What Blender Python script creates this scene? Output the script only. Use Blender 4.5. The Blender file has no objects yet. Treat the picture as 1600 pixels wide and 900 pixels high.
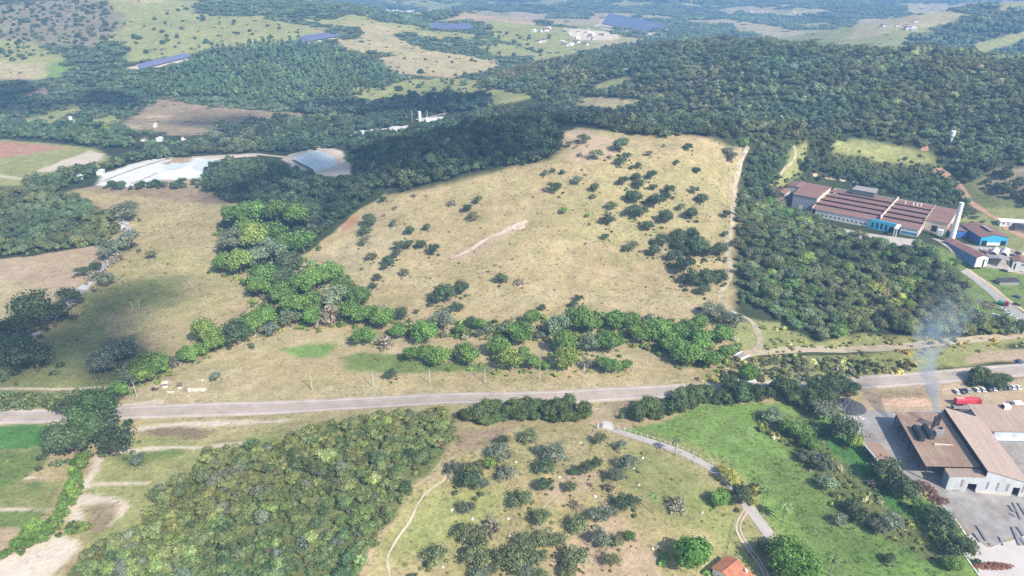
import bpy, bmesh, math, random
import numpy as np
from mathutils import Vector, Matrix

# ------------------------------------------------------------------ camera, world, sun, exposure
F = 1100.0; PITCH = math.radians(25.3); CH = 200.0
CP, SP = math.cos(PITCH), math.sin(PITCH)
SUN_EL = math.radians(42); SUN_AZ = math.radians(40)      # light travels away from the camera and to the left
scene = bpy.context.scene
COL = scene.collection
cam_d = bpy.data.cameras.new('camera'); cam = bpy.data.objects.new('camera', cam_d); COL.objects.link(cam)
cam_d.sensor_width = 36; cam_d.lens = 36 * F / 1600; cam_d.clip_start = 1; cam_d.clip_end = 60000
cam.location = (0, 0, CH); cam.rotation_euler = (math.pi / 2 - PITCH, 0, 0)
scene.camera = cam
world = bpy.data.worlds.new('World'); scene.world = world; world.use_nodes = True
wn = world.node_tree.nodes; wl = world.node_tree.links
sky = wn.new('ShaderNodeTexSky'); sky.sky_type = 'NISHITA'; sky.sun_disc = False
sky.sun_elevation = SUN_EL; sky.sun_rotation = math.radians(180 - 40); sky.dust_density = 2.0; sky.altitude = 700
bg = wn['Background']; bg.inputs[1].default_value = 0.15
wl.new(sky.outputs[0], bg.inputs[0])
sun_d = bpy.data.lights.new('sun', 'SUN'); sun = bpy.data.objects.new('sun', sun_d); COL.objects.link(sun)
sun_d.energy = 4.8; sun_d.angle = math.radians(0.53); sun_d.color = (1.0, 0.95, 0.86)
SUNDIR = Vector((-math.sin(SUN_AZ) * math.cos(SUN_EL), math.cos(SUN_AZ) * math.cos(SUN_EL), -math.sin(SUN_EL)))
sun.rotation_euler = SUNDIR.to_track_quat('-Z', 'Y').to_euler()
vs = scene.view_settings; vs.view_transform = 'Standard'; vs.look = 'None'; vs.gamma = 1; vs.exposure = 0.42
scene.render.engine = 'CYCLES'
scene.cycles.max_bounces = 5; scene.cycles.diffuse_bounces = 2; scene.cycles.glossy_bounces = 2
scene.cycles.transmission_bounces = 2; scene.cycles.transparent_max_bounces = 6; scene.cycles.volume_bounces = 0
scene.cycles.use_denoising = False
scene.cycles.volume_max_steps = 48

# ------------------------------------------------------------------ terrain height
def sstep(a, b, x):
    t = np.clip((x - a) / (b - a), 0, 1); return t * t * (3 - 2 * t)
def _hash(ix, iy, seed):
    n = (ix.astype(np.int64) * 374761393 + iy.astype(np.int64) * 668265263 + seed * 144269) & 0xffffffff
    n = ((n ^ (n >> 13)) * 1274126177) & 0xffffffff
    n = n ^ (n >> 16)
    return (n & 0xffff) / 65535.0
def vnoise(x, y, seed=0):
    x = np.asarray(x, float); y = np.asarray(y, float)
    ix = np.floor(x); iy = np.floor(y); fx = x - ix; fy = y - iy
    fx = fx * fx * fx * (fx * (fx * 6 - 15) + 10); fy = fy * fy * fy * (fy * (fy * 6 - 15) + 10)
    a = _hash(ix, iy, seed); b = _hash(ix + 1, iy, seed); c = _hash(ix, iy + 1, seed); d = _hash(ix + 1, iy + 1, seed)
    return (a * (1 - fx) + b * fx) * (1 - fy) + (c * (1 - fx) + d * fx) * fy
def fbm(x, y, seed=0, oct=4):
    s = 0; a = .5; t = 0
    for i in range(oct):
        s = s + a * vnoise(x * 2 ** i + 17.3 * i, y * 2 ** i - 9.1 * i, seed + i); t += a; a *= .5
    return s / t * 2 - 1
def ridge(x, y, pts, wf, wb):
    best = np.zeros_like(x)
    for (ax, ay, ah), (bx, by, bh) in zip(pts[:-1], pts[1:]):
        dx, dy = bx - ax, by - ay; L2 = dx * dx + dy * dy
        t = np.clip(((x - ax) * dx + (y - ay) * dy) / L2, 0, 1)
        px, py = ax + t * dx, ay + t * dy
        d = np.hypot(x - px, y - py)
        k = sstep(-60, 60, y - py); w = wf * (1 - k) + wb * k
        best = np.maximum(best, (ah + (bh - ah) * t) * (1 - sstep(0, 1, d / w)))
    return best
CREST = [(-40, 668, 38), (15, 645, 58), (57, 628, 62), (120, 632, 57), (215, 645, 45), (300, 720, 26)]
RIGHT = [(-11, 1264, 4), (100, 1170, 30), (190, 1150, 55), (280, 1120, 74), (343, 1000, 80), (436, 880, 80), (573, 830, 79), (900, 760, 90), (1400, 900, 88)]
FARR = [(760, 1600, 15), (900, 1640, 60), (1152, 1700, 95), (1700, 1750, 130)]
LEFT = [(-1900, 1500, 150), (-1200, 1650, 125), (-512, 1720, 100), (-250, 1850, 62), (-60, 2000, 20)]
FRONT = [(-75, 225, 9), (-30, 235, 10), (40, 215, 7)]
PADS = [(285, 540, 92, 62, 14), (212, 240, 62, 52, 0), (-207, 733, 42, 32, 4), (-365, 705, 140, 52, 1), (346, 484, 26, 24, 11), (450, 2420, 270, 430, 5)]
def H(x, y):
    x = np.asarray(x, float); y = np.asarray(y, float)
    h = ridge(x, y, CREST, 262, 230)
    h = np.maximum(h, ridge(x, y, RIGHT, 420, 380))
    h = np.maximum(h, ridge(x, y, FARR, 420, 380))
    h = np.maximum(h, ridge(x, y, LEFT, 800, 600))
    h = h + ridge(x, y, FRONT, 75, 75)
    h = h + 12 * sstep(400, 640, y) * sstep(60, 260, x) * (1 - sstep(900, 1300, y))
    far = np.clip(sstep(900, 2200, y) + sstep(700, 1500, np.abs(x)), 0, 1)
    h = h + far * 30 * fbm(x / 700, y / 700, 5, 3) + far * sstep(1100, 1500, y) * 20 * fbm(x / 210, y / 210, 6, 3)
    h = h + sstep(330, 520, y) * 2.2 * fbm(x / 90, y / 90, 9, 3) + 0.35 * fbm(x / 25, y / 25, 3, 2)
    for (cx, cy, rx, ry, z) in PADS:
        m = 1 - sstep(1, 1.75, np.hypot((x - cx) / rx, (y - cy) / ry))
        h = h * (1 - m) + z * m
    return h
def ray(px, py):
    u = (px - 800) / F; v = (py - 450) / F
    return np.array([u, CP - v * SP, -(SP + v * CP)])
_T = np.concatenate([np.arange(150, 1600, 2.0), 1600 * 1.004 ** np.arange(1, 640)])
def at(px, py, up=0.0):
    """where the line of sight through a point of the photograph meets the terrain raised by up"""
    d = ray(px, py)
    z = CH + _T * d[2] - H(_T * d[0], _T * d[1]) - up
    i = int(np.argmax(z < 0)) if (z < 0).any() else len(_T) - 1
    i = max(i, 1)
    a, b = _T[i - 1], _T[i]; za, zb = z[i - 1], z[i]
    t = a + (b - a) * za / (za - zb) if za != zb else b
    return np.array([t * d[0], t * d[1], float(H(t * d[0], t * d[1]))])
def hz(x, y): return float(H(np.array([x]), np.array([y]))[0])
def world_poly(pp): return np.array([at(a, b)[:2] for a, b in pp])
def sdist(poly, x, y):
    """signed distance, positive inside"""
    n = len(poly); ins = np.zeros(x.shape, bool); d2 = np.full(x.shape, 1e18)
    for i in range(n):
        ax, ay = poly[i]; bx, by = poly[(i + 1) % n]
        dx, dy = bx - ax, by - ay; L2 = dx * dx + dy * dy + 1e-9
        t = np.clip(((x - ax) * dx + (y - ay) * dy) / L2, 0, 1)
        d2 = np.minimum(d2, (x - ax - t * dx) ** 2 + (y - ay - t * dy) ** 2)
        c = (ay > y) != (by > y)
        with np.errstate(divide='ignore', invalid='ignore'):
            ins ^= c & (x < (bx - ax) * (y - ay) / (by - ay + 1e-12) + ax)
    d = np.sqrt(d2); return np.where(ins, d, -d)

# ------------------------------------------------------------------ object helpers
def tag(o, label=None, cat=None, group=None, kind=None):
    if label: o['label'] = label
    if cat: o['category'] = cat
    if group: o['group'] = group
    if kind: o['kind'] = kind
    return o
def empty(name, loc, rz=0.0):
    o = bpy.data.objects.new(name, None); COL.objects.link(o); o.location = loc; o.rotation_euler = (0, 0, rz)
    o.empty_display_size = 0.5
    return o
def link(name, me, parent=None, loc=None, rz=0.0):
    o = bpy.data.objects.new(name, me); COL.objects.link(o)
    if parent is not None: o.parent = parent
    if loc is not None: o.location = loc
    if rz: o.rotation_euler = (0, 0, rz)
    return o
class MB:
    """collects boxes, prisms and tubes into one mesh"""
    def __init__(s): s.v = []; s.f = []
    def quad(s, *p):
        n = len(s.v); s.v += [tuple(q) for q in p]; s.f.append(tuple(range(n, n + len(p)))); return s
    def box(s, x0, x1, y0, y1, z0, z1):
        n = len(s.v)
        s.v += [(x0, y0, z0), (x1, y0, z0), (x1, y1, z0), (x0, y1, z0), (x0, y0, z1), (x1, y0, z1), (x1, y1, z1), (x0, y1, z1)]
        s.f += [tuple(n + i for i in q) for q in ((0, 3, 2, 1), (4, 5, 6, 7), (0, 1, 5, 4), (1, 2, 6, 5), (2, 3, 7, 6), (3, 0, 4, 7))]
        return s
    def extrude(s, prof, y0, y1, axis='y'):
        """profile of (a, z) points extruded along y (a is x) or along x (a is y)"""
        n = len(s.v); k = len(prof)
        for yy in (y0, y1):
            for a, z in prof: s.v.append((a, yy, z) if axis == 'y' else (yy, a, z))
        s.f.append(tuple(n + i for i in range(k))); s.f.append(tuple(n + k + i for i in reversed(range(k))))
        for i in range(k):
            j = (i + 1) % k; s.f.append((n + i, n + k + i, n + k + j, n + j))
        return s
    def tube(s, pts, rad, seg=8, cap=True):
        n0 = len(s.v); P = [Vector(p) for p in pts]
        for i, p in enumerate(P):
            d = (P[min(i + 1, len(P) - 1)] - P[max(i - 1, 0)]).normalized()
            a = d.orthogonal().normalized(); b = d.cross(a)
            r = rad[i] if hasattr(rad, '__len__') else rad
            for k in range(seg):
                t = 2 * math.pi * k / seg; s.v.append(tuple(p + (a * math.cos(t) + b * math.sin(t)) * r))
        for i in range(len(P) - 1):
            for k in range(seg):
                s.f.append((n0 + i * seg + k, n0 + i * seg + (k + 1) % seg, n0 + (i + 1) * seg + (k + 1) % seg, n0 + (i + 1) * seg + k))
        if cap:
            s.f.append(tuple(n0 + k for k in reversed(range(seg)))); s.f.append(tuple(n0 + (len(P) - 1) * seg + k for k in range(seg)))
        return s
    def mesh(s, name, m, smooth=False):
        me = bpy.data.meshes.new(name); me.from_pydata(s.v, [], s.f)
        bm = bmesh.new(); bm.from_mesh(me); bmesh.ops.recalc_face_normals(bm, faces=bm.faces[:]); bm.to_mesh(me); bm.free()
        if m: me.materials.append(m)
        if smooth:
            me.polygons.foreach_set('use_smooth', np.ones(len(me.polygons), bool))
        return me
    def build(s, name, m, parent=None, loc=None, rz=0.0, smooth=False):
        return link(name, s.mesh(name, m, smooth), parent, loc, rz)

# ------------------------------------------------------------------ materials
MATS = {}
def nmat(name):
    m = bpy.data.materials.new(name); m.use_nodes = True
    b = m.node_tree.nodes['Principled BSDF']; b.inputs['Specular IOR Level'].default_value = 0.25
    return m, m.node_tree.nodes, m.node_tree.links, b
def mat(name, col, rough=0.8, var=0.12, scale=0.6, metal=0.0, bump=0.0, corr=None, stain=None, stain_amt=0.5, corr_axis='X', streak=None):
    """painted or weathered surface: noise in the colour, corrugation as bump, blotches of a second colour"""
    if name in MATS: return MATS[name]
    m, N, L, b = nmat(name)
    tc = N.new('ShaderNodeTexCoord'); n1 = N.new('ShaderNodeTexNoise'); n1.inputs['Scale'].default_value = scale; n1.inputs['Detail'].default_value = 6
    L.new(tc.outputs['Object'], n1.inputs['Vector'])
    r = N.new('ShaderNodeMapRange'); r.inputs[1].default_value = .3; r.inputs[2].default_value = .7; r.inputs[3].default_value = 1 - var; r.inputs[4].default_value = 1 + var
    L.new(n1.outputs[0], r.inputs[0])
    mul = N.new('ShaderNodeVectorMath'); mul.operation = 'SCALE'; mul.inputs[0].default_value = col
    if streak:
        mp = N.new('ShaderNodeMapping'); mp.inputs['Scale'].default_value = streak; L.new(tc.outputs['Object'], mp.inputs[0]); L.new(mp.outputs[0], n1.inputs['Vector'])
    if stain:
        n2 = N.new('ShaderNodeTexNoise'); n2.inputs['Scale'].default_value = scale * 0.22; n2.inputs['Detail'].default_value = 7; n2.inputs['Roughness'].default_value = .65
        L.new(tc.outputs['Object'], n2.inputs['Vector'])
        r2 = N.new('ShaderNodeMapRange'); r2.inputs[1].default_value = .42; r2.inputs[2].default_value = .62; r2.inputs[4].default_value = stain_amt
        L.new(n2.outputs[0], r2.inputs[0])
        mx = N.new('ShaderNodeMix'); mx.data_type = 'RGBA'; mx.inputs[6].default_value = (*col, 1); mx.inputs[7].default_value = (*stain, 1)
        L.new(r2.outputs[0], mx.inputs[0]); L.new(mx.outputs[2], mul.inputs[0])
    L.new(r.outputs[0], mul.inputs['Scale']); L.new(mul.outputs[0], b.inputs['Base Color'])
    b.inputs['Roughness'].default_value = rough; b.inputs['Metallic'].default_value = metal
    if corr or bump:
        bp = N.new('ShaderNodeBump'); bp.inputs['Strength'].default_value = 0.5; bp.inputs['Distance'].default_value = 0.06
        if corr:
            w = N.new('ShaderNodeTexWave'); w.inputs['Scale'].default_value = corr; w.bands_direction = corr_axis
            L.new(tc.outputs['Object'], w.inputs['Vector']); L.new(w.outputs[1], bp.inputs['Height'])
        else:
            L.new(n1.outputs[0], bp.inputs['Height']); bp.inputs['Distance'].default_value = bump
        L.new(bp.outputs[0], b.inputs['Normal'])
    MATS[name] = m; return m
def glass(name, col=(0.02, 0.025, 0.03)):
    if name in MATS: return MATS[name]
    m, N, L, b = nmat(name); b.inputs['Base Color'].default_value = (*col, 1); b.inputs['Roughness'].default_value = 0.15
    b.inputs['Specular IOR Level'].default_value = 0.5; MATS[name] = m; return m

def foliage(name, source):
    """leaf colour comes from the tree itself (object colour or the scatter point's tint), varied by leaf clump"""
    m, N, L, b = nmat(name)
    if source == 'obj':
        oi = N.new('ShaderNodeObjectInfo'); col = oi.outputs['Color']
    else:
        a0 = N.new('ShaderNodeAttribute'); a0.attribute_type = 'INSTANCER'; a0.attribute_name = 'tint'; col = a0.outputs['Color']
    av = N.new('ShaderNodeAttribute'); av.attribute_name = 'var'
    tc = N.new('ShaderNodeNewGeometry'); nz = N.new('ShaderNodeTexNoise'); nz.inputs['Scale'].default_value = 0.9; nz.inputs['Detail'].default_value = 3
    L.new(tc.outputs['Position'], nz.inputs['Vector'])
    r = N.new('ShaderNodeMapRange'); r.inputs[1].default_value = .3; r.inputs[2].default_value = .7; r.inputs[3].default_value = .8; r.inputs[4].default_value = 1.2
    L.new(nz.outputs[0], r.inputs[0])
    mu = N.new('ShaderNodeMath'); mu.operation = 'MULTIPLY'; L.new(av.outputs['Fac'], mu.inputs[0]); L.new(r.outputs[0], mu.inputs[1])
    sc = N.new('ShaderNodeVectorMath'); sc.operation = 'SCALE'; L.new(col, sc.inputs[0]); L.new(mu.outputs[0], sc.inputs['Scale'])
    L.new(sc.outputs[0], b.inputs['Base Color']); b.inputs['Roughness'].default_value = .65; b.inputs['Specular IOR Level'].default_value = .2
    tr = N.new('ShaderNodeBsdfTranslucent'); L.new(sc.outputs[0], tr.inputs[0])
    mx = N.new('ShaderNodeMixShader'); mx.inputs[0].default_value = .33; L.new(b.outputs[0], mx.inputs[1]); L.new(tr.outputs[0], mx.inputs[2])
    L.new(mx.outputs[0], N['Material Output'].inputs['Surface'])
    return m
LEAF_OBJ = foliage('leaves', 'obj'); LEAF_INS = foliage('forest_leaves', 'ins')
BARK = mat('bark', (.16, .12, .085), .9, .25, 3)
# ------------------------------------------------------------------ the land: cover polygons (traced as corners, kept as ground coordinates)
C = dict(
 dry=(.43, .335, .18), dry2=(.405, .335, .165), straw=(.455, .365, .21), ygreen=(.325, .315, .125), olive=(.27, .27, .105),
 green=(.175, .225, .07), lush=(.085, .20, .05), lime=(.20, .295, .08), lime2=(.17, .24, .07), soil=(.46, .34, .225), soilred=(.46, .25, .16), pale=(.60, .50, .39),
 sand=(.64, .54, .43), white=(.68, .66, .63), brown=(.34, .25, .16), brown2=(.26, .19, .115), mauve=(.255, .215, .145), forest=(.055, .068, .03), scrub=(.16, .175, .07), wet=(.10, .115, .06))
WOOD_FRONT = [(60, 1010), (95, 905), (140, 855), (210, 832), (258, 790), (240, 768), (300, 738), (322, 704), (440, 690), (530, 660), (620, 645), (705, 652), (712, 680), (690, 715), (650, 755), (605, 820), (548, 905), (500, 1010)]
SOLAR = [([(952, 22), (1046, 40), (1010, 52), (940, 38)], 15, 'large dark blue solar farm on the plain beyond the long ridge'), ([(675, 38), (735, 38), (740, 46), (670, 46)], 8, 'dark solar farm in the middle of the far valley'), ([(468, 60), (528, 52), (532, 58), (455, 74)], 8, 'dark solar farm below the grassy far slope'), ([(215, 104), (290, 86), (300, 90), (220, 110)], 8, 'dark solar farm at the foot of the grassy slope')]
COVER = [  # class, softness in metres, corners
 ('forest', 12, [(-200, 330), (-200, 160), (0, 130), (250, 120), (500, 130), (620, 150), (780, 150), (900, 150), (1160, 190), (1700, 190), (1900, 330), (1700, 620), (1150, 560), (1150, 240), (900, 200), (860, 250), (640, 300), (550, 340), (470, 420), (340, 420), (340, 300), (100, 300)]),
 ('forest', 15, [(1375, 84), (1420, 62), (1500, 35), (1610, 12), (1750, 6), (1750, 50), (1610, 95), (1500, 95)]),
 ('forest', 10, [(745, 135), (790, 112), (900, 86), (990, 68), (1080, 55), (1200, 64), (1380, 88), (1500, 97), (1610, 102), (1900, 112), (1900, 300), (1620, 262), (1450, 232), (1330, 212), (1160, 222), (1000, 180), (840, 155)]),
 ('mauve', 25, [(-100, 30), (60, 0), (160, 0), (200, 40), (150, 75), (30, 70), (-100, 75)]),
 ('ygreen', 18, [(-60, 55), (60, 70), (110, 95), (60, 110), (-60, 100)]),
 ('straw', 10, [(-80, 92), (60, 100), (110, 112), (60, 128), (-80, 125)]),
 ('lime', 10, [(75, 98), (112, 102), (105, 118), (68, 120)]),
 ('soil', 8, [(28, 150), (75, 132), (90, 132), (60, 148)]),
 ('ygreen', 14, [(198, 35), (215, 8), (310, 0), (315, 8), (250, 20), (300, 25), (370, 35), (420, 38), (480, 40), (470, 60), (440, 70), (350, 75), (300, 85), (190, 100), (200, 70)]),
 ('brown', 6, [(182, 195), (245, 153), (330, 165), (475, 175), (480, 186), (430, 198), (350, 210), (270, 212), (205, 205)]),
 ('soil', 4, [(185, 198), (205, 192), (217, 198), (205, 204)]),
 ('soil', 4, [(220, 182), (240, 178), (270, 180), (262, 186), (240, 184)]),
 ('ygreen', 10, [(25, 190), (70, 175), (125, 158), (130, 170), (100, 185), (165, 185), (180, 175), (190, 190), (150, 202), (60, 196)]),
 ('ygreen', 10, [(610, 128), (700, 122), (745, 122), (800, 138), (845, 150), (800, 160), (760, 165), (730, 150), (640, 160), (540, 150), (530, 142)]),
 ('straw', 10, [(590, 90), (680, 80), (780, 95), (780, 112), (700, 122), (620, 118)]),
 ('ygreen', 10, [(740, 72), (800, 70), (840, 80), (850, 88), (780, 92)]),
 ('ygreen', 10, [(765, 50), (830, 55), (860, 68), (830, 72), (770, 60)]),
 ('ygreen', 8, [(910, 140), (940, 128), (985, 118), (995, 122), (960, 138)]),
 ('straw', 8, [(900, 165), (905, 152), (950, 152), (985, 158), (1020, 150), (1060, 142), (1040, 150), (960, 172)]),
 ('soil', 8, [(670, 35), (710, 25), (800, 20), (860, 22), (855, 35), (820, 40)]),
 ('soil', 8, [(910, 25), (955, 22), (955, 35), (930, 36)]),
 ('soil', 4, [(848, 20), (856, 20), (866, 50), (858, 50)]),
 ('pale', 8, [(888, 46), (930, 42), (960, 58), (900, 62)]),
 ('straw', 10, [(1150, 12), (1280, 14), (1350, 22), (1250, 26), (1170, 24)]),
 ('straw', 10, [(1060, 32), (1140, 30), (1230, 42), (1220, 52), (1150, 42), (1070, 36)]),
 ('straw', 10, [(1335, 35), (1400, 22), (1500, 28), (1420, 48), (1350, 62), (1320, 62), (1340, 48)]),
 ('straw', 12, [(1380, 8), (1620, 2), (1620, 12), (1420, 18)]),
 ('ygreen', 12, [(1488, 85), (1540, 62), (1620, 45), (1620, 55), (1550, 82), (1500, 90)]),
 ('ygreen', 8, [(1300, 222), (1330, 215), (1400, 228), (1450, 238), (1470, 260), (1420, 256), (1350, 246), (1305, 240)]),
 ('ygreen', 4, [(1190, 290), (1225, 265), (1235, 235), (1260, 225), (1255, 265), (1220, 292)]),
 ('scrub', 8, [(1500, 275), (1620, 275), (1620, 345), (1560, 345), (1510, 320)]),
 ('mauve', 8, [(1545, 268), (1620, 255), (1620, 315), (1560, 305), (1520, 292)]),
 ('olive', 6, [(1530, 325), (1620, 320), (1620, 470), (1560, 420), (1540, 350)]),
 *[('pale', 6, p_) for p_, n_, l_ in SOLAR],
 ('pale', 6, [(935, 40), (952, 20), (960, 22), (945, 42), (1012, 56), (1052, 40), (1062, 42), (1015, 60)]),
 ('pale', 5, [(178, 110), (240, 96), (300, 83), (315, 92), (262, 104), (190, 113)]),
 ('white', 5, [(598, 16), (652, 15), (656, 20), (604, 21)]),
 ('green', 5, [(1440, 378), (1500, 400), (1620, 432), (1620, 540), (1560, 512), (1512, 470), (1500, 425), (1450, 392)]),
 ('ygreen', 5, [(1140, 500), (1190, 505), (1195, 552), (1165, 560), (1150, 540)]),
 ('olive', 6, [(1470, 330), (1540, 335), (1620, 380), (1620, 400), (1530, 350), (1480, 345)]),
 # hill pasture
 ('dry', 3, [(470, 402), (520, 365), (548, 335), (600, 303), (650, 303), (740, 280), (780, 266), (840, 262), (885, 240), (872, 207), (905, 200), (960, 214), (1040, 222), (1165, 230), (1150, 290), (1146, 330), (1140, 400), (1138, 470), (1160, 505), (1100, 520), (990, 505), (900, 490), (820, 505), (700, 495), (620, 485), (545, 450), (500, 420)]),
 ('straw', 14, [(480, 400), (600, 340), (640, 350), (620, 430), (560, 440)]),
 ('dry2', 40, [(880, 300), (1140, 260), (1130, 350), (1000, 400), (860, 380)]),
 ('soil', 5, [(872, 210), (905, 202), (960, 216), (960, 240), (920, 262), (885, 250)]),
 ('straw', 14, [(600, 430), (700, 400), (900, 400), (1100, 440), (1090, 500), (900, 470), (720, 480)]),
 ('dry', 18, [(640, 420), (760, 385), (1000, 390), (1090, 460), (940, 462), (720, 455)]),
 # gully scar
 ('soil', 5, [(700, 402), (745, 380), (775, 365), (812, 346), (824, 352), (790, 372), (760, 388), (715, 410)]),
 ('soilred', 3, [(532, 352), (548, 338), (562, 340), (555, 352), (540, 360)]),
 # meadow by the sand wash
 ('dry', 4, [(108, 298), (200, 285), (330, 300), (385, 318), (350, 345), (338, 402), (385, 432), (425, 472), (335, 548), (262, 585), (180, 615), (-100, 618), (-100, 545), (60, 525), (150, 445), (212, 388), (198, 335), (150, 310)]),
 ('dry2', 14, [(180, 430), (230, 380), (340, 400), (380, 440), (330, 500), (200, 520), (140, 480)]),
 ('olive', 12, [(120, 460), (200, 440), (290, 430), (270, 480), (190, 480), (150, 500)]),
 ('olive', 10, [(-100, 540), (60, 530), (140, 480), (170, 520), (180, 560), (260, 545), (210, 600), (120, 612), (-100, 615)]),
 ('scrub', 8, [(130, 570), (170, 530), (215, 520), (225, 560), (200, 600), (140, 600)]),
 ('brown', 6, [(110, 296), (200, 285), (330, 290), (385, 318), (330, 318), (230, 308)]),
 ('soil', 4, [(-100, 405), (60, 398), (165, 380), (160, 418), (110, 452), (45, 520), (-100, 540)]),
 ('straw', 4, [(-100, 440), (40, 440), (90, 460), (40, 510), (-100, 500)]),
 # works left of the hill
 ('ygreen', 5, [(-100, 215), (60, 222), (150, 232), (172, 245), (160, 262), (110, 275), (60, 280), (40, 292), (-100, 292)]),
 ('soilred', 4, [(-100, 220), (30, 222), (70, 226), (105, 232), (60, 238), (10, 246), (-100, 248)]),
 ('pale', 3, [(55, 268), (100, 250), (140, 236), (165, 240), (158, 250), (120, 262), (75, 268)]),
 ('pale', 2, [(-100, 272), (0, 273), (40, 279), (40, 282), (0, 277), (-100, 276)]),
 ('white', 3, [(148, 290), (160, 272), (200, 258), (250, 246), (275, 246), (300, 246), (345, 245), (345, 255), (325, 275), (320, 288), (260, 288), (200, 292)]),
 ('soil', 3, [(238, 290), (250, 281), (290, 280), (325, 279), (325, 290), (280, 292)]),
 ('soil', 3, [(255, 256), (275, 246), (300, 246), (300, 254), (275, 258)]),
 ('pale', 2, [(310, 245), (400, 240), (402, 244), (320, 250)]),
 ('pale', 3, [(440, 250), (478, 232), (500, 227), (532, 234), (540, 248), (550, 272), (522, 276), (488, 274), (455, 258)]),
 ('white', 3, [(538, 212), (560, 204), (610, 198), (640, 196), (620, 206), (570, 212)]),
 ('white', 3, [(650, 186), (672, 181), (695, 182), (702, 188), (680, 192)]),
 # roadside
 ('straw', 3, [(185, 625), (210, 602), (330, 548), (470, 512), (560, 520), (640, 535), (760, 545), (900, 535), (1000, 530), (1075, 570), (1085, 590), (1050, 602), (800, 612), (540, 622), (190, 636)]),
 ('dry', 10, [(350, 560), (520, 530), (560, 560), (800, 580), (1050, 570), (1060, 590), (700, 600), (420, 600)]),
 ('lime', 5, [(440, 545), (490, 535), (520, 540), (510, 560), (460, 562)]),
 ('green', 5, [(535, 560), (560, 548), (640, 560), (760, 570), (760, 582), (620, 582), (545, 580)]),
 ('ygreen', 5, [(1150, 560), (1290, 560), (1420, 545), (1560, 535), (1580, 560), (1480, 575), (1340, 592), (1200, 600), (1080, 600), (1100, 585)]),
 ('ygreen', 5, [(1170, 500), (1220, 505), (1270, 535), (1350, 522), (1450, 528), (1600, 522), (1600, 535), (1400, 548), (1200, 548), (1185, 530)]),
 ('olive', 5, [(1200, 560), (1340, 562), (1420, 565), (1400, 585), (1240, 592)]),
 ('soil', 2, [(1505, 560), (1540, 548), (1590, 545), (1700, 540), (1700, 560), (1560, 565), (1510, 568)]),
 ('scrub', 3, [(-100, 616), (170, 612), (190, 622), (175, 638), (-100, 642)]),
 ('pale', 1, [(-100, 608), (140, 605), (215, 603), (215, 607), (60, 609), (-100, 611)]),
 # near side of the road
 ('dry2', 3, [(-100, 668), (190, 656), (540, 642), (760, 634), (760, 640), (640, 655), (520, 662), (400, 690), (250, 705), (190, 712), (100, 680), (-100, 690)]),
 ('pale', 2, [(195, 672), (250, 662), (340, 656), (470, 654), (440, 660), (360, 664), (280, 668), (220, 674)]),
 ('brown2', 2.5, [(228, 672), (262, 668), (330, 666), (345, 672), (320, 684), (270, 690), (240, 684)]),
 ('ygreen', 4, [(198, 688), (235, 680), (330, 690), (450, 668), (430, 690), (330, 696), (200, 702)]),
 ('ygreen', 4, [(160, 712), (200, 703), (330, 700), (310, 720), (300, 740), (240, 775), (215, 830), (150, 850), (120, 835), (130, 780)]),
 ('green', 3, [(172, 712), (215, 704), (300, 702), (270, 716), (200, 728)]),
 ('pale', 1, [(165, 703), (260, 697), (330, 694), (400, 688), (400, 692), (300, 700), (180, 710)]),
 ('pale', 1.2, [(150, 712), (162, 720), (150, 745), (128, 772), (190, 780), (203, 790), (185, 808), (165, 825), (160, 822), (180, 800), (160, 795), (125, 790), (130, 815), (105, 815), (108, 780), (138, 740)]),
 ('pale', 1, [(130, 757), (230, 752), (232, 756), (130, 762)]),
 ('brown', 3, [(128, 795), (185, 785), (165, 825), (140, 825)]),
 ('sand', 2, [(-60, 905), (20, 865), (75, 830), (120, 842), (125, 855), (80, 900), (60, 960), (-60, 990)]),
 ('lush', 2, [(-150, 670), (50, 664), (88, 664), (72, 698), (-150, 720)]),
 ('green', 3, [(-150, 718), (72, 700), (80, 715), (30, 755), (-40, 790), (-150, 800)]),
 ('dry', 3, [(45, 745), (80, 715), (112, 712), (95, 748), (50, 750)]),
 ('olive', 3, [(-60, 800), (30, 755), (92, 752), (80, 800), (-60, 830)]),
 ('green', 2, [(40, 752), (66, 752), (62, 770), (45, 768)]),
 ('green', 3, [(-80, 802), (70, 796), (60, 820), (-80, 832)]),
 ('soil', 3, [(-100, 826), (35, 822), (10, 850), (5, 870), (-100, 910)]),
 ('pale', .8, [(-20, 797), (85, 793), (85, 796), (-20, 800)]),
 ('pale', .8, [(38, 745), (98, 748), (98, 751), (38, 748)]),
 ('scrub', 3, WOOD_FRONT),
 ('forest', 3, [(-120, 300), (50, 298), (130, 310), (182, 342), (190, 362), (155, 383), (60, 398), (-120, 412)]),
 # front pasture
 ('dry2', 4, [(700, 665), (930, 662), (1000, 690), (1100, 735), (1160, 800), (1220, 900), (1240, 1000), (520, 1000), (550, 905), (610, 825), (650, 765), (690, 715)]),
 ('ygreen', 9, [(650, 770), (760, 740), (790, 790), (700, 850), (600, 880), (590, 850)]),
 ('olive', 14, [(1000, 700), (1080, 730), (1130, 780), (1100, 830), (1010, 800), (960, 730)]),
 ('ygreen', 8, [(1090, 800), (1150, 790), (1200, 850), (1220, 900), (1130, 880)]),
 ('soil', 5, [(890, 740), (930, 735), (925, 760), (880, 790), (850, 770)]),
 ('soil', 6, [(850, 880), (960, 800), (1020, 860), (1050, 920), (900, 930)]),
 ('brown', 6, [(720, 672), (800, 664), (790, 690), (720, 710), (690, 720)]),
 ('soil', 2.5, [(690, 735), (640, 770), (600, 835), (555, 905), (545, 900), (600, 825), (650, 762), (695, 722)]),
 # green paddock
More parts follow.
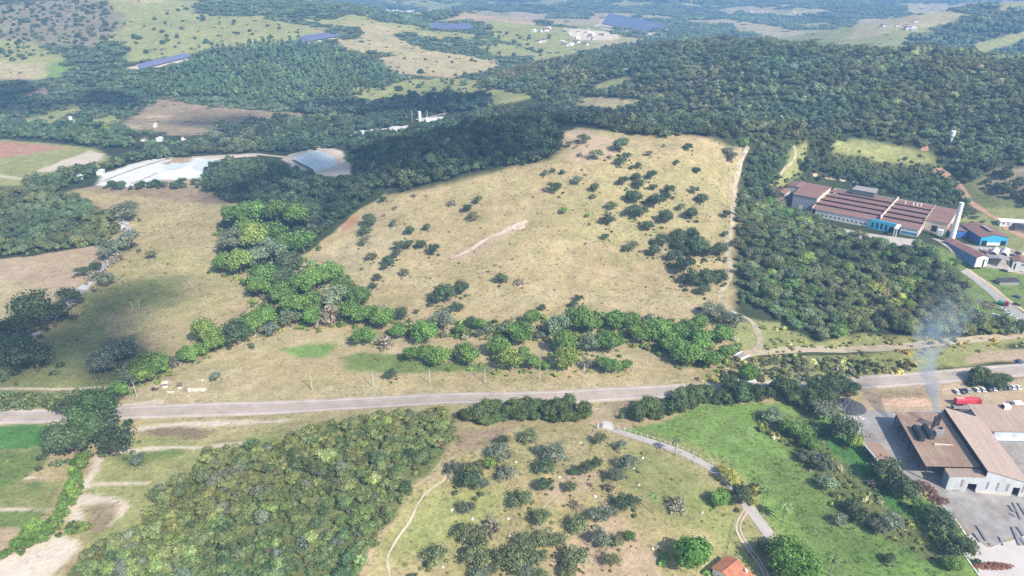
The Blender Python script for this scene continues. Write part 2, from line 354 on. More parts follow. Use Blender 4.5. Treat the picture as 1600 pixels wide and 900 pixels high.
 ('lime', 3, [(960, 672), (1050, 655), (1090, 630), (1260, 630), (1345, 660), (1360, 730), (1410, 755), (1480, 800), (1530, 870), (1560, 960), (1300, 1000), (1230, 880), (1180, 800), (1110, 735), (1030, 692)]),
 ('ygreen', 6, [(985, 678), (1060, 702), (1120, 735), (1160, 780), (1210, 880), (1280, 990), (1230, 880), (1195, 790), (1130, 715), (1050, 682)]),
 ('lime2', 9, [(1140, 690), (1240, 720), (1300, 790), (1400, 880), (1300, 900), (1220, 790)]),
 ('lush', 3, [(1265, 660), (1300, 660), (1345, 705), (1372, 740), (1410, 790), (1420, 820), (1380, 790), (1310, 715)]),
 ('scrub', 7, [(1180, 640), (1270, 660), (1310, 715), (1390, 800), (1480, 850), (1490, 890), (1400, 850), (1300, 780), (1230, 700), (1185, 660)]),
 # forecourt of the foundry
 ('soil', 2, [(1345, 608), (1480, 596), (1600, 590), (1760, 580), (1760, 640), (1600, 650), (1400, 650), (1352, 640)]),
 ('brown', 6, [(1360, 612), (1440, 606), (1470, 612), (1420, 625), (1370, 625)]),
 ('brown', 2, [(940, 628), (1040, 622), (1040, 632), (1000, 645), (945, 650)]),
 ('soil', 2, [(925, 640), (950, 632), (960, 650), (945, 668), (930, 664)]),
]
FOREST = [p for c, s, p in COVER if c == 'forest']
def farmask(x, y):
    return fbm(x / 240, y / 240, 21, 5) * 1.6 + fbm(x / 1100, y / 1100, 33, 2) * .8 + .12
def axis(parts):
    out = [parts[0][0]]
    for a, b, s in parts:
        n = max(1, int(round((b - a) / s))); out += list(np.linspace(a, b, n + 1)[1:])
    return np.array(out)
def growth(a, b, s, g):
    o = []; x = a
    while x < b: s *= g; x += s; o.append(x)
    return o
ya = np.concatenate([axis([(-600, 100, 35), (100, 150, 6), (150, 520, 1.7), (520, 900, 3.2), (900, 1600, 7), (1600, 3200, 15)]), growth(3200, 40000, 18, 1.06)])
xp = np.concatenate([axis([(0, 285, 1.7), (285, 600, 4), (600, 1200, 9), (1200, 2600, 24)]), growth(2600, 40000, 30, 1.12)])
xa = np.concatenate([-xp[:0:-1], xp])
GX, GY = np.meshgrid(xa, ya); gx, gy = GX.ravel(), GY.ravel(); gz = H(gx, gy)
# base cover: pasture and woodland patches far away, dry pasture near
col = np.tile(np.array(C['dry']), (len(gx), 1)); tex = np.ones(len(gx))
fm = farmask(gx, gy); farw = sstep(800, 1100, gy) + sstep(650, 900, np.abs(gx)); farw = np.clip(farw, 0, 1)
pas = np.array(C['ygreen'])[None] * (1 - sstep(-.3, .3, fbm(gx / 240, gy / 240, 51, 3)))[:, None] + np.array(C['straw'])[None] * sstep(-.3, .3, fbm(gx / 240, gy / 240, 51, 3))[:, None]
fw = sstep(-.06, .06, fm)[:, None]
col = col * (1 - farw[:, None]) + farw[:, None] * (pas * (1 - fw) + np.array(C['forest'])[None] * fw)
ja = 3.2 + 30 * sstep(750, 1400, gy); jx = gx + ja * fbm(gx / (ja * 4), gy / (ja * 4), 71, 3); jy = gy + ja * fbm(gx / (ja * 4), gy / (ja * 4), 81, 3)
CLEAR = []
for cls, soft, pp in COVER:
    wp = world_poly(pp)
    if cls != 'forest': CLEAR.append(wp)
    m = 3 * soft + 6
    sel = np.where((gx > wp[:, 0].min() - m) & (gx < wp[:, 0].max() + m) & (gy > wp[:, 1].min() - m) & (gy < wp[:, 1].max() + m))[0]
    if len(sel) == 0: continue
    sm = 0.35 if soft < 2.2 else 1.0
    X = gx[sel] * (1 - sm) + jx[sel] * sm; Y = gy[sel] * (1 - sm) + jy[sel] * sm
    w = sstep(-soft * .5, soft * .5, sdist(wp, X, Y))[:, None]
    col[sel] = col[sel] * (1 - w) + np.array(C[cls])[None] * w
    hard = .35 if cls in ('white', 'pale', 'sand') else (.75 if cls in ('soil', 'soilred') else 1.0)
    tex[sel] = tex[sel] * (1 - w[:, 0]) + hard * w[:, 0]
nx_, ny_ = len(xa), len(ya)
me = bpy.data.meshes.new('ground')
idx = np.arange(nx_ * ny_).reshape(ny_, nx_)
q = np.stack([idx[:-1, :-1], idx[:-1, 1:], idx[1:, 1:], idx[1:, :-1]], -1).reshape(-1, 4)
me.vertices.add(len(gx)); me.vertices.foreach_set('co', np.stack([gx, gy, gz], 1).astype(np.float32).ravel())
me.loops.add(q.size); me.loops.foreach_set('vertex_index', q.ravel().astype(np.int32))
me.polygons.add(len(q)); me.polygons.foreach_set('loop_start', np.arange(0, q.size, 4, dtype=np.int32))
me.update(calc_edges=True)
me.polygons.foreach_set('use_smooth', np.ones(len(q), bool))
ca = me.color_attributes.new('cover', 'FLOAT_COLOR', 'POINT'); ca.data.foreach_set('color', np.concatenate([col, np.ones((len(col), 1))], 1).astype(np.float32).ravel())
ta = me.attributes.new('turf', 'FLOAT', 'POINT'); ta.data.foreach_set('value', tex.astype(np.float32))
gm, N, L, b = nmat('land')
a1 = N.new('ShaderNodeAttribute'); a1.attribute_name = 'cover'; a2 = N.new('ShaderNodeAttribute'); a2.attribute_name = 'turf'
ge = N.new('ShaderNodeNewGeometry')
def noise(scale, det=4, rough=.6, vec=None):
    n = N.new('ShaderNodeTexNoise'); n.inputs['Scale'].default_value = scale; n.inputs['Detail'].default_value = det; n.inputs['Roughness'].default_value = rough
    L.new(vec or ge.outputs['Position'], n.inputs['Vector']); return n
def mrange(src, a, b_, c, d):
    r = N.new('ShaderNodeMapRange'); r.inputs[1].default_value = a; r.inputs[2].default_value = b_; r.inputs[3].default_value = c; r.inputs[4].default_value = d
    L.new(src, r.inputs[0]); return r.outputs[0]
def mathn(op, x, y):
    m_ = N.new('ShaderNodeMath'); m_.operation = op
    for i, s in enumerate((x, y)):
        if isinstance(s, (int, float)): m_.inputs[i].default_value = s
        else: L.new(s, m_.inputs[i])
    return m_.outputs[0]
def mixc(fac, A, B):
    m_ = N.new('ShaderNodeMix'); m_.data_type = 'RGBA'; L.new(fac, m_.inputs[0])
    for i, s in ((6, A), (7, B)):
        if isinstance(s, tuple): m_.inputs[i].default_value = s
        else: L.new(s, m_.inputs[i])
    return m_.outputs[2]
big = mrange(noise(.018, 5, .6).outputs[0], .3, .7, .86, 1.12)
mid_ = mrange(noise(.11, 6, .7).outputs[0], .3, .7, .74, 1.22)
fine = mrange(noise(.75, 5, .75).outputs[0], .3, .7, .66, 1.28)
tot = mathn('MULTIPLY', mathn('MULTIPLY', big, mid_), fine)
tot = mathn('ADD', mathn('MULTIPLY', tot, a2.outputs['Fac']), mathn('SUBTRACT', 1.0, a2.outputs['Fac']))
sc = N.new('ShaderNodeVectorMath'); sc.operation = 'SCALE'; L.new(a1.outputs['Color'], sc.inputs[0]); L.new(tot, sc.inputs['Scale'])
# greener sward in patches, tussocks and dung-dark weeds as small spots, bare scuffs
gr = N.new('ShaderNodeVectorMath'); gr.operation = 'MULTIPLY'; L.new(sc.outputs[0], gr.inputs[0]); gr.inputs[1].default_value = (.66, .84, .55)
patch = mathn('MULTIPLY', mrange(noise(.05, 7, .75).outputs[0], .47, .64, 0, .48), a2.outputs['Fac'])
c1 = mixc(patch, sc.outputs[0], gr.outputs[0])
wd = N.new('ShaderNodeVectorMath'); wd.operation = 'MULTIPLY'; L.new(c1, wd.inputs[0]); wd.inputs[1].default_value = (.42, .52, .40)
tus = mathn('MULTIPLY', mathn('MULTIPLY', mrange(noise(.42, 3, .5).outputs[0], .57, .66, 0, .8), mrange(noise(.03, 3).outputs[0], .42, .6, .15, 1)), a2.outputs['Fac'])
c2 = mixc(tus, c1, wd.outputs[0])
sf = N.new('ShaderNodeVectorMath'); sf.operation = 'MULTIPLY'; L.new(c2, sf.inputs[0]); sf.inputs[1].default_value = (1.2, 1.08, 1.0)
scuff = mathn('MULTIPLY', mrange(noise(.16, 6, .7).outputs[0], .60, .70, 0, .7), a2.outputs['Fac'])
c3 = mixc(scuff, c2, sf.outputs[0])
L.new(c3, b.inputs['Base Color']); b.inputs['Roughness'].default_value = .95; b.inputs['Specular IOR Level'].default_value = .1
bp = N.new('ShaderNodeBump'); bp.inputs['Strength'].default_value = .6; bp.inputs['Distance'].default_value = .5
L.new(mathn('ADD', noise(.5, 5, .7).outputs[0], mathn('MULTIPLY', noise(.06, 4, .6).outputs[0], 4)), bp.inputs['Height']); L.new(bp.outputs[0], b.inputs['Normal'])
me.materials.append(gm)
tag(link('ground', me), 'rolling dry pasture and forest floor reaching to the horizon', 'terrain', kind='structure')

# ------------------------------------------------------------------ roads, tracks, ponds, yards as sheets on the land
def smooth_path(pts, step):
    P = [np.array(p, float) for p in pts]; P = [2 * P[0] - P[1]] + P + [2 * P[-1] - P[-2]]
    out = []
    for i in range(1, len(P) - 2):
        n = max(2, int(np.linalg.norm(P[i + 1] - P[i]) / step))
        for k in range(n):
            t = k / n
            out.append(.5 * ((2 * P[i]) + (-P[i - 1] + P[i + 1]) * t + (2 * P[i - 1] - 5 * P[i] + 4 * P[i + 1] - P[i + 2]) * t * t + (-P[i - 1] + 3 * P[i] - 3 * P[i + 1] + P[i + 2]) * t ** 3))
    out.append(P[-2]); return np.array(out)
def ribbon(name, path, width, m, lift, parent=None, offs=(0, 0), cross=4, wobble=0.0, seed=0):
    d = np.gradient(path, axis=0); d /= np.linalg.norm(d, axis=1)[:, None] + 1e-9; nrm = np.stack([-d[:, 1], d[:, 0]], 1)
    w0, w1 = (-width / 2 + offs[0], width / 2 + offs[0])
    ts = np.linspace(0, 1, cross + 1); V = []
    s = np.arange(len(path))
    jl = wobble * fbm(s / 5.0, s * 0 + seed, seed + 3, 3); jr = wobble * fbm(s / 5.0, s * 0 + seed + 40, seed + 9, 3)
    for t in ts:
        o = (w0 + jl) * (1 - t) + (w1 + jr) * t
        V.append(path + nrm * o[:, None])
    V = np.stack(V, 1); z = H(V[..., 0], V[..., 1]) + lift
    co = np.concatenate([V, z[..., None]], -1).reshape(-1, 3); k = cross + 1
    f = [(i * k + j, i * k + j + 1, (i + 1) * k + j + 1, (i + 1) * k + j) for i in range(len(path) - 1) for j in range(cross)]
    mb = MB(); mb.v = [tuple(c) for c in co]; mb.f = f
    me = bpy.data.meshes.new(name); me.from_pydata(mb.v, [], mb.f); me.materials.append(m)
    uv = me.uv_layers.new(name='across'); vi = np.empty(len(me.loops), np.int32); me.loops.foreach_get('vertex_index', vi)
    uv.data.foreach_set('uv', np.stack([(vi % k) / cross, (vi // k) * 1.0], 1).astype(np.float32).ravel())
    me.polygons.foreach_set('use_smooth', np.ones(len(f), bool))
    return link(name, me, parent)
def sheet(name, pp, m, lift, z=None, step=3.0):
    """a polygon of ground laid on the land (or flat at height z)"""
    wp = world_poly(pp); bm = bmesh.new()
    dense = []
    for i in range(len(wp)):
        a, c = wp[i], wp[(i + 1) % len(wp)]; n = max(1, int(np.linalg.norm(c - a) / step))
        for k in range(n):
            p = a + (c - a) * k / n
            dense.append(p + np.array([fbm(p[0] / 6, p[1] / 6, 5, 2), fbm(p[0] / 6, p[1] / 6, 8, 2)]) * .8)
    f = bm.faces.new([bm.verts.new((p[0], p[1], 0)) for p in dense])
    bmesh.ops.triangulate(bm, faces=[f])
    if z is None:
        x0, y0 = wp.min(0); x1, y1 = wp.max(0)
        for a in np.arange(x0, x1, 6): bmesh.ops.bisect_plane(bm, geom=bm.verts[:] + bm.edges[:] + bm.faces[:], plane_co=(a, 0, 0), plane_no=(1, 0, 0))
        for a in np.arange(y0, y1, 6): bmesh.ops.bisect_plane(bm, geom=bm.verts[:] + bm.edges[:] + bm.faces[:], plane_co=(0, a, 0), plane_no=(0, 1, 0))
    vl = list(bm.verts); zs = H(np.array([v.co.x for v in vl]), np.array([v.co.y for v in vl])) + lift
    for v, z_ in zip(vl, zs): v.co.z = z if z is not None else z_
    bmesh.ops.recalc_face_normals(bm, faces=bm.faces[:])
    if sum(f.normal.z for f in bm.faces) < 0: bmesh.ops.reverse_faces(bm, faces=bm.faces[:])
    me = bpy.data.meshes.new(name); bm.to_mesh(me); bm.free(); me.materials.append(m); return link(name, me)
def px_path(pp, step=3.0): return smooth_path([at(a, b_)[:2] for a, b_ in pp], step)

# highway: worn asphalt lanes between paler shoulders
rm, N, L, b = nmat('worn_asphalt')
uvn = N.new('ShaderNodeUVMap'); uvn.uv_map = 'across'; sx = N.new('ShaderNodeSeparateXYZ'); L.new(uvn.outputs[0], sx.inputs[0])
ramp = N.new('ShaderNodeValToRGB'); cr = ramp.color_ramp; L.new(sx.outputs[0], ramp.inputs[0])
sh_, ln_, wt_ = (.55, .45, .37, 1), (.47, .39, .335, 1), (.40, .335, .295, 1)
cr.elements[0].position = 0; cr.elements[0].color = (.46, .38, .30, 1); cr.elements[1].position = 1; cr.elements[1].color = (.42, .34, .28, 1)
for p, c_ in ((.16, sh_), (.2, ln_), (.27, wt_), (.34, ln_), (.41, wt_), (.5, ln_), (.58, wt_), (.66, ln_), (.73, wt_), (.8, ln_), (.84, sh_)):
    e = cr.elements.new(p); e.color = c_
ge = N.new('ShaderNodeNewGeometry')
v1 = mrange(noise(.09, 6, .7).outputs[0], .3, .7, .78, 1.16); v2 = mrange(noise(1.5, 5).outputs[0], .3, .7, .92, 1.08)
sc = N.new('ShaderNodeVectorMath'); sc.operation = 'SCALE'; L.new(ramp.outputs[0], sc.inputs[0]); L.new(mathn('MULTIPLY', v1, v2), sc.inputs['Scale'])
L.new(sc.outputs[0], b.inputs['Base Color']); b.inputs['Roughness'].default_value = .95; b.inputs['Specular IOR Level'].default_value = .05
ROADPX = [(-140, 659), (0, 652), (180, 646), (540, 631.5), (800, 622), (1050, 611.5), (1200, 604.5), (1345, 598), (1460, 590), (1600, 578), (1720, 566)]
rp = px_path(ROADPX, 2.5)
road = ribbon('road', rp, 12.5, rm, .16, cross=8)
tag(road, 'two-lane asphalt highway with pale shoulders crossing the valley', 'highway', kind='structure')
wp_ = mat('worn_white_paint', (.62, .60, .57), .7, .2, .8); yp_ = mat('worn_yellow_paint', (.50, .36, .10), .7, .2, .8)
ribbon('edge_line', rp, .22, wp_, .168, road, (4.1, 0), 1); ribbon('edge_line', rp, .22, wp_, .168, road, (-4.1, 0), 1)
ribbon('centre_line', rp, .16, yp_, .168, road, (.16, 0), 1); ribbon('centre_line', rp, .16, yp_, .168, road, (-.16, 0), 1)
dirt = mat('pale_dirt', (.56, .46, .36), .95, .18, .35, bump=.1, stain=(.46, .35, .25))
dirt2 = mat('sandy_dirt', (.50, .40, .28), .95, .18, .3, bump=.1, stain=(.40, .33, .19))
dirt3 = mat('dull_dirt', (.46, .375, .275), .95, .3, .3, bump=.1, stain=(.30, .27, .15), stain_amt=.7)
redd = mat('red_dirt', (.44, .26, .17), .95, .15, .3, bump=.1)
conc = mat('concrete_lane', (.47, .42, .385), .9, .1, .4, stain=(.40, .36, .32))
def track(name, pp, w, m, label, wob=.6, lift=.12, seed=1, parent=None):
    o = ribbon(name, px_path(pp, 2.5), w, m, lift, parent, cross=2, wobble=wob, seed=seed)
    if parent is None: tag(o, label, 'track', kind='structure')
    return o
track('dirt_track', [(1169, 229), (1156, 258), (1148, 300), (1144, 340), (1138, 390), (1141, 425), (1136, 446), (1126, 462), (1140, 484), (1168, 498), (1182, 515), (1186, 538), (1180, 552)], 3.3, dirt3, 'pale dirt track climbing along the edge of the hill pasture', 1.5, seed=3)
track('dirt_track', [(1163, 553), (1200, 550), (1260, 546), (1330, 546), (1420, 540), (1500, 532), (1560, 527), (1640, 520)], 6.5, dirt2, 'sandy track running from the small bridge beside the wood', 1.2, seed=5)
track('dirt_track', [(1240, 228), (1243, 240), (1236, 256), (1224, 268), (1216, 280)], 2.6, dirt3, 'short pale track winding down to the factory', 1.8, seed=6)
track('dirt_track', [(1270, 273), (1310, 280), (1360, 290), (1400, 300), (1450, 312)], 3, dirt2, 'straight dirt track behind the factory halls', .6, seed=16)
track('dirt_track', [(1462, 262), (1482, 275), (1500, 295), (1520, 318), (1545, 335), (1575, 355), (1620, 385)], 6, redd, 'red dirt track descending past the chimney', 1.5, seed=7)
track('dirt_track', [(1425, 207), (1440, 220), (1445, 236)], 5, redd, 'short red dirt scar in the hillside forest', 2, seed=17)
lane = track('lane', [(938, 666), (958, 671), (1000, 685), (1045, 699), (1080, 714), (1110, 731), (1135, 752), (1158, 776), (1168, 795)], 4.2, conc, 'paved lane leading from the white gate to the fork', .2, .12, 8)
track('lane', [(1168, 790), (1178, 804), (1192, 822), (1206, 842)], 5.0, conc, 'paved branch of the lane ending among trees', .3, .124, 9)
track('dirt_track', [(1166, 792), (1154, 812), (1151, 828), (1160, 846), (1175, 868), (1190, 890), (1200, 915)], .9, dirt, 'outer wheel rut curving down beside the orange-roofed house', .15, .12, 10)
track('dirt_track', [(1170, 796), (1159, 815), (1157, 828), (1165, 845), (1180, 866), (1195, 888), (1206, 914)], .8, dirt, 'inner wheel rut curving down beside the orange-roofed house', .15, .12, 10)
track('footpath', [(697, 738), (692, 752), (672, 765), (655, 785), (640, 815), (622, 840), (607, 868), (606, 882), (610, 900)], .9, dirt, 'narrow cattle path winding through the front pasture', .25, .1, 11)
track('dirt_track', [(190, 635), (225, 630), (248, 627), (255, 629), (230, 634)], 2.6, dirt, 'pale pull-in curving off the highway by the stalls', .5, .12, 12)
track('dirt_track', [(1506, 422), (1525, 435), (1552, 458), (1575, 478), (1600, 498), (1640, 525)], 7.5, mat('grey_gravel', (.36, .34, .32), .95, .12, .3), 'grey gravel works road with parked cars', .5, .12, 13)
track('dirt_track', [(1512, 420), (1540, 440), (1570, 465), (1605, 490), (1640, 515)], 3.0, dirt2, 'pale verge strip beside the works road', .5, .18, 14)
track('dirt_track', [(300, 246), (350, 243), (400, 241), (450, 246)], 5, dirt, 'pale haul road between the sand works and the pond', .8, .2, 15)
track('gully', [(704, 405), (722, 396), (738, 388), (760, 376), (778, 367), (796, 358), (812, 350), (824, 346)], 1.7, dirt, 'red eroded margin of the gully scarring the hill pasture', 2.6, .1, 31)['category'] = 'gully'
track('gully', [(736, 388), (752, 381), (768, 371), (780, 367), (796, 357), (806, 356), (820, 352)], 1.1, mat('gully_rock', (.58, .43, .32), .95, .25, .5, bump=.3, stain=(.46, .30, .2), stain_amt=.9), 'pale rocky bed of the gully scarring the hill pasture', 2.8, .16, 33)['category'] = 'gully'
for i_, pp_ in enumerate([[(160, 284), (200, 268), (250, 252), (276, 247)], [(205, 287), (222, 281), (246, 270)]]): track('earth_berm', pp_, 1.6, dirt2, ['long', 'short'][i_] + ' low earth berm dividing the white sand works', 1.2, .5, 40 + i_)['category'] = 'berm'
for pp_, lb_ in (([(620, 470), (690, 436), (760, 424), (840, 412), (920, 424), (1010, 442), (1085, 482)], 'faint cattle trail along the foot of the hill pasture'), ([(870, 268), (905, 300), (960, 335), (1015, 372), (1060, 415), (1105, 455)], 'faint cattle trail slanting across the upper hill pasture'), ([(232, 312), (262, 372), (285, 425), (322, 480), (300, 540), (262, 578)], 'faint cattle trail down the meadow by the wash'), ([(930, 672), (905, 712), (880, 760), (845, 800), (838, 850), (800, 905)], 'faint cattle trail down the front pasture')):
    track('footpath', pp_, .75, dirt3, lb_, .5, .09, len(lb_))
# dry wash with bedrock
track('sand_wash', [(188, 343), (196, 360), (185, 385), (168, 408), (150, 432), (128, 452), (112, 470), (92, 488), (80, 500)], 5.5, mat('wash_rock', (.55, .52, .50), .9, .3, .25, stain=(.30, .27, .25), stain_amt=.9), 'pale rocky wash running between meadow and bare field', 2.6, .12, 18)
creek_m, N, L, b = nmat('brown_water'); b.inputs['Base Color'].default_value = (.10, .085, .055, 1); b.inputs['Roughness'].default_value = .25
track('creek', [(1128, 562), (1142, 570), (1158, 574), (1175, 580)], 6, creek_m, 'short brown stretch of creek below the small bridge', .8, .1, 19)['category'] = 'creek'
water, N, L, b = nmat('pond_water'); b.inputs['Base Color'].default_value = (.58, .63, .60, 1); b.inputs['Roughness'].default_value = .5
b.inputs['Specular IOR Level'].default_value = .5
nzt = N.new('ShaderNodeTexNoise'); nzt.inputs['Scale'].default_value = .8; bpw = N.new('ShaderNodeBump'); bpw.inputs['Strength'].default_value = .08
L.new(nzt.outputs[0], bpw.inputs['Height']); L.new(bpw.outputs[0], b.inputs['Normal'])
tag(sheet('pond', [(458, 252), (476, 240), (500, 236), (522, 246), (544, 264), (522, 272), (488, 268)], water, .3, 4.25), 'grey-green works pond beside the shaded hill forest', 'pond', kind='structure')
tag(sheet('pond', [(302, 262), (312, 251), (338, 249), (344, 252), (326, 270), (310, 275)], water, .3, 1.25), 'pale settling pond at the end of the sand works', 'pond', kind='structure')
tag(sheet('pond', [(256, 262), (268, 254), (290, 256), (285, 262), (268, 266)], water, .3, 1.25), 'small settling pond behind the white sand heap', 'pond', kind='structure')
yard_m = mat('yard_concrete', (.35, .325, .305), .9, .16, .3, stain=(.26, .225, .195), stain_amt=.85)
tag(sheet('yard', [(1300, 655), (1345, 640), (1400, 645), (1480, 640), (1600, 640), (1760, 640), (1760, 830), (1600, 835), (1540, 855), (1512, 830), (1480, 795), (1462, 780), (1440, 760), (1400, 735), (1395, 715), (1340, 690), (1320, 668)], yard_m, .06), 'grey dusty concrete yard around the foundry', 'yard', kind='structure')
tag(sheet('yard', [(1512, 832), (1545, 856), (1600, 838), (1760, 835), (1760, 960), (1545, 960), (1528, 885), (1508, 868)], mat('pale_slab', (.56, .51, .47), .9, .08, .15, stain=(.48, .43, .39)), .075), 'pale concrete apron at the corner of the steel yard', 'yard', kind='structure')
tag(sheet('yard', [(1455, 372), (1480, 375), (1520, 384), (1575, 388), (1610, 400), (1610, 430), (1560, 420), (1500, 408), (1484, 390)], mat('works_ground', (.38, .33, .29), .9, .2, .2), .1), 'dusty works ground between blue hall and sheds', 'yard', kind='structure')
tag(sheet('yard', [(1440, 376), (1380, 368), (1340, 362), (1270, 346), (1262, 350), (1330, 372), (1400, 384), (1440, 386)], mat('forecourt', (.46, .41, .36), .9, .15, .2), .1), 'narrow paved forecourt along the factory front', 'yard', kind='structure')
TB = 1.98
# ------------------------------------------------------------------ tree shapes
def ico(sub):
    bm = bmesh.new(); bmesh.ops.create_icosphere(bm, subdivisions=sub, radius=1)
    v = np.array([p.co[:] for p in bm.verts]); f = [[p.index for p in q.verts] for q in bm.faces]; bm.free(); return v, f
ICO1, ICO2 = ico(1), ico(2)
def crown(name, seed, m, lobes, leaves, leaf, squash=.75, z0=1.0, core=.8, spread=.55, tall=0.0):
    """uneven crown about 1 m in radius: lumpy lobes under a skin of leaf clumps"""
    rg = np.random.default_rng(seed); V = []; Fc = []; A = []
    L_ = []
    for i in range(lobes):
        a = 2 * math.pi * (i / lobes + rg.uniform(-.08, .08)); r = spread * (rg.uniform(.55, 1.0) if i else 0)
        L_.append((np.array([r * math.cos(a), r * math.sin(a), z0 + rg.uniform(-.22, .30) * (1 if i else .6) + (.2 if i == 0 else 0) + tall * rg.uniform(-1, 1)]), rg.uniform(.24, .56) if i else .55, rg.uniform(.75, 1.3)))
    iv, iF = ICO1
    for c, r, br in L_:
        if core > 0:
            n = len(V); d = 1 + .28 * (rg.random(len(iv)) - .5)
            P = c + iv * d[:, None] * r * core * np.array([1, 1, squash]); V += [tuple(p) for p in P]; Fc += [tuple(n + k for k in f) for f in iF]
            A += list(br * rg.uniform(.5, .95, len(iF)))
        k = max(3, int(leaves / lobes))
        for j in range(k):
            while True:
                u = rg.normal(size=3); u /= np.linalg.norm(u)
                if u[2] > -.55: break
            p = c + u * r * rg.uniform(.82, 1.22) * np.array([1, 1, squash])
            nrm = u + rg.normal(size=3) * .4; nrm /= np.linalg.norm(nrm)
            t = np.cross(nrm, rg.normal(size=3)); t /= np.linalg.norm(t) + 1e-9; bt = np.cross(nrm, t)
            s = leaf * rg.uniform(.6, 1.35); n = len(V)
            pts = [p + t * s * .9 + bt * s * .1, p + t * s * .25 + bt * s * .8, p - t * s * .7 + bt * s * .45, p - t * s * .75 - bt * s * .5, p + t * s * .3 - bt * s * .85]
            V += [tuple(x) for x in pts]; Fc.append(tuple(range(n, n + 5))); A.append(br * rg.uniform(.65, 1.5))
    me = bpy.data.meshes.new(name); me.from_pydata(V, [], Fc); me.materials.append(m)
    at_ = me.attributes.new('var', 'FLOAT', 'FACE'); at_.data.foreach_set('value', np.array(A, np.float32))
    return me
def twigs(name, seed, m, n=46):
    rg = np.random.default_rng(seed); mb = MB()
    for i in range(n):
        a = rg.uniform(0, 6.283); el = rg.uniform(.35, 1.35); r = rg.uniform(.7, 1.05)
        d = np.array([math.cos(a) * math.cos(el), math.sin(a) * math.cos(el), math.sin(el) * .95])
        k = rg.normal(size=3) * .16
        mb.tube([(0, 0, .1), tuple(d * r * .5 + k * .5), tuple(d * r * 1.05 + k)], [.035, .03, .016], 3, False)
        for j in range(5):
            p = d * r * rg.uniform(.5, 1.05) + k * .8 + rg.normal(size=3) * .07; t = rg.normal(size=3) * .12; u = rg.normal(size=3) * .12
            mb.quad(p, p + t, p + t + u, p + u)
    me = bpy.data.meshes.new(name); me.from_pydata(mb.v, [], mb.f); me.materials.append(m)
    at_ = me.attributes.new('var', 'FLOAT', 'FACE'); at_.data.foreach_set('value', rg.uniform(.6, 1.4, len(mb.f)).astype(np.float32)); return me
def palm_crown(name, seed, m):
    rg = np.random.default_rng(seed); V = []; Fc = []
    for i in range(15):
        a = 6.283 * i / 15 + rg.uniform(-.15, .15); e0 = rg.uniform(.15, 1.2); Lf = rg.uniform(.85, 1.1); prev = None
        for k in range(7):
            t = k / 6; r = Lf * t; z = math.sin(e0) * r * 1.0 - .75 * t * t * Lf; x = r * math.cos(e0 * .6)
            w = .16 * math.sin(math.pi * min(1, .12 + .88 * t)) + .015
            c, s = math.cos(a), math.sin(a)
            n = len(V); V += [(x * c - w * s, x * s + w * c, z - .07), (x * c, x * s, z), (x * c + w * s, x * s - w * c, z - .07)]
            if prev is not None: Fc += [(prev, n, n + 1, prev + 1), (prev + 1, n + 1, n + 2, prev + 2)]
            prev = n
    me = bpy.data.meshes.new(name); me.from_pydata(V, [], Fc); me.materials.append(m)
    at_ = me.attributes.new('var', 'FLOAT', 'FACE'); at_.data.foreach_set('value', rg.uniform(.7, 1.3, len(Fc)).astype(np.float32)); return me
def trunk(name, seed, top=.85, r=.075, limbs=4):
    rg = np.random.default_rng(seed); mb = MB()
    mb.tube([(0, 0, -.35), (.01, 0, .2), (rg.uniform(-.06, .06), rg.uniform(-.06, .06), top * .6)], [r * 1.25, r, r * .75], 7)
    for i in range(limbs):
        a = 6.283 * i / limbs + rg.uniform(-.4, .4); q = rg.uniform(.35, .55)
        mb.tube([(0, 0, top * .5), (q * .5 * math.cos(a), q * .5 * math.sin(a), top * .8), (q * math.cos(a), q * math.sin(a), top * 1.15)], [r * .6, r * .42, r * .2], 5)
    return mb.mesh(name, BARK, True)
STY = {}
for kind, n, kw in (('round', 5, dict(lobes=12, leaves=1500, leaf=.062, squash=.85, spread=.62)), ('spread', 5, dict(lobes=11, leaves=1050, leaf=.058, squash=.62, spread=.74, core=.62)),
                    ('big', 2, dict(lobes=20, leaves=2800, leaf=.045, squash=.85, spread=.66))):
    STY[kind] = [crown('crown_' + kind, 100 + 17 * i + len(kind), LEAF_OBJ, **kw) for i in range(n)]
STY['bare'] = [twigs('crown_bare', 7 + i, LEAF_OBJ) for i in range(3)]
STY['palm'] = [palm_crown('crown_palm', 31 + i, LEAF_OBJ) for i in range(2)]
TRUNKS = [trunk('trunk', 60 + i) for i in range(4)]
PALMTRUNK = MB().tube([(0, 0, -1), (.05, 0, 2), (.1, .05, 5.5), (.08, .1, 8.4)], [.26, .2, .16, .14], 8).mesh('trunk', mat('palm_bark', (.30, .26, .21), .9, .2, 3), True)
# colour families of single trees: d dark, o olive, g green, y yellow-green, p pale, s grey, b leafless, P palm, Y yellow shrub, B big green
KIND = {'d': ('round', (.060, .082, .040), 'round_tree', 'dark green round tree', 'tree'), 'o': ('spread', (.105, .120, .055), 'spreading_tree', 'olive spreading tree', 'tree'),
        'g': ('round', (.092, .152, .036), 'round_tree', 'bright green round tree', 'tree'), 'y': ('round', (.125, .165, .038), 'round_tree', 'yellow-green leafy tree', 'tree'),
        'p': ('spread', (.135, .17, .095), 'spreading_tree', 'pale silvery-leaved tree', 'tree'), 's': ('spread', (.115, .130, .088), 'spreading_tree', 'grey-green spreading tree', 'tree'),
        'b': ('bare', (.19, .165, .12), 'leafless_shrub', 'leafless grey-brown shrub', 'shrub'), 'P': ('palm', (.10, .145, .05), 'palm_tree', 'slender palm tree', 'palm'),
        'Y': ('spread', (.24, .22, .055), 'flowering_shrub', 'yellow-flowered shrub', 'shrub'), 'B': ('big', (.075, .15, .03), 'large_tree', 'huge leafy green tree', 'tree'),
        'D': ('big', (.05, .085, .03), 'large_tree', 'huge dark green tree', 'tree')}
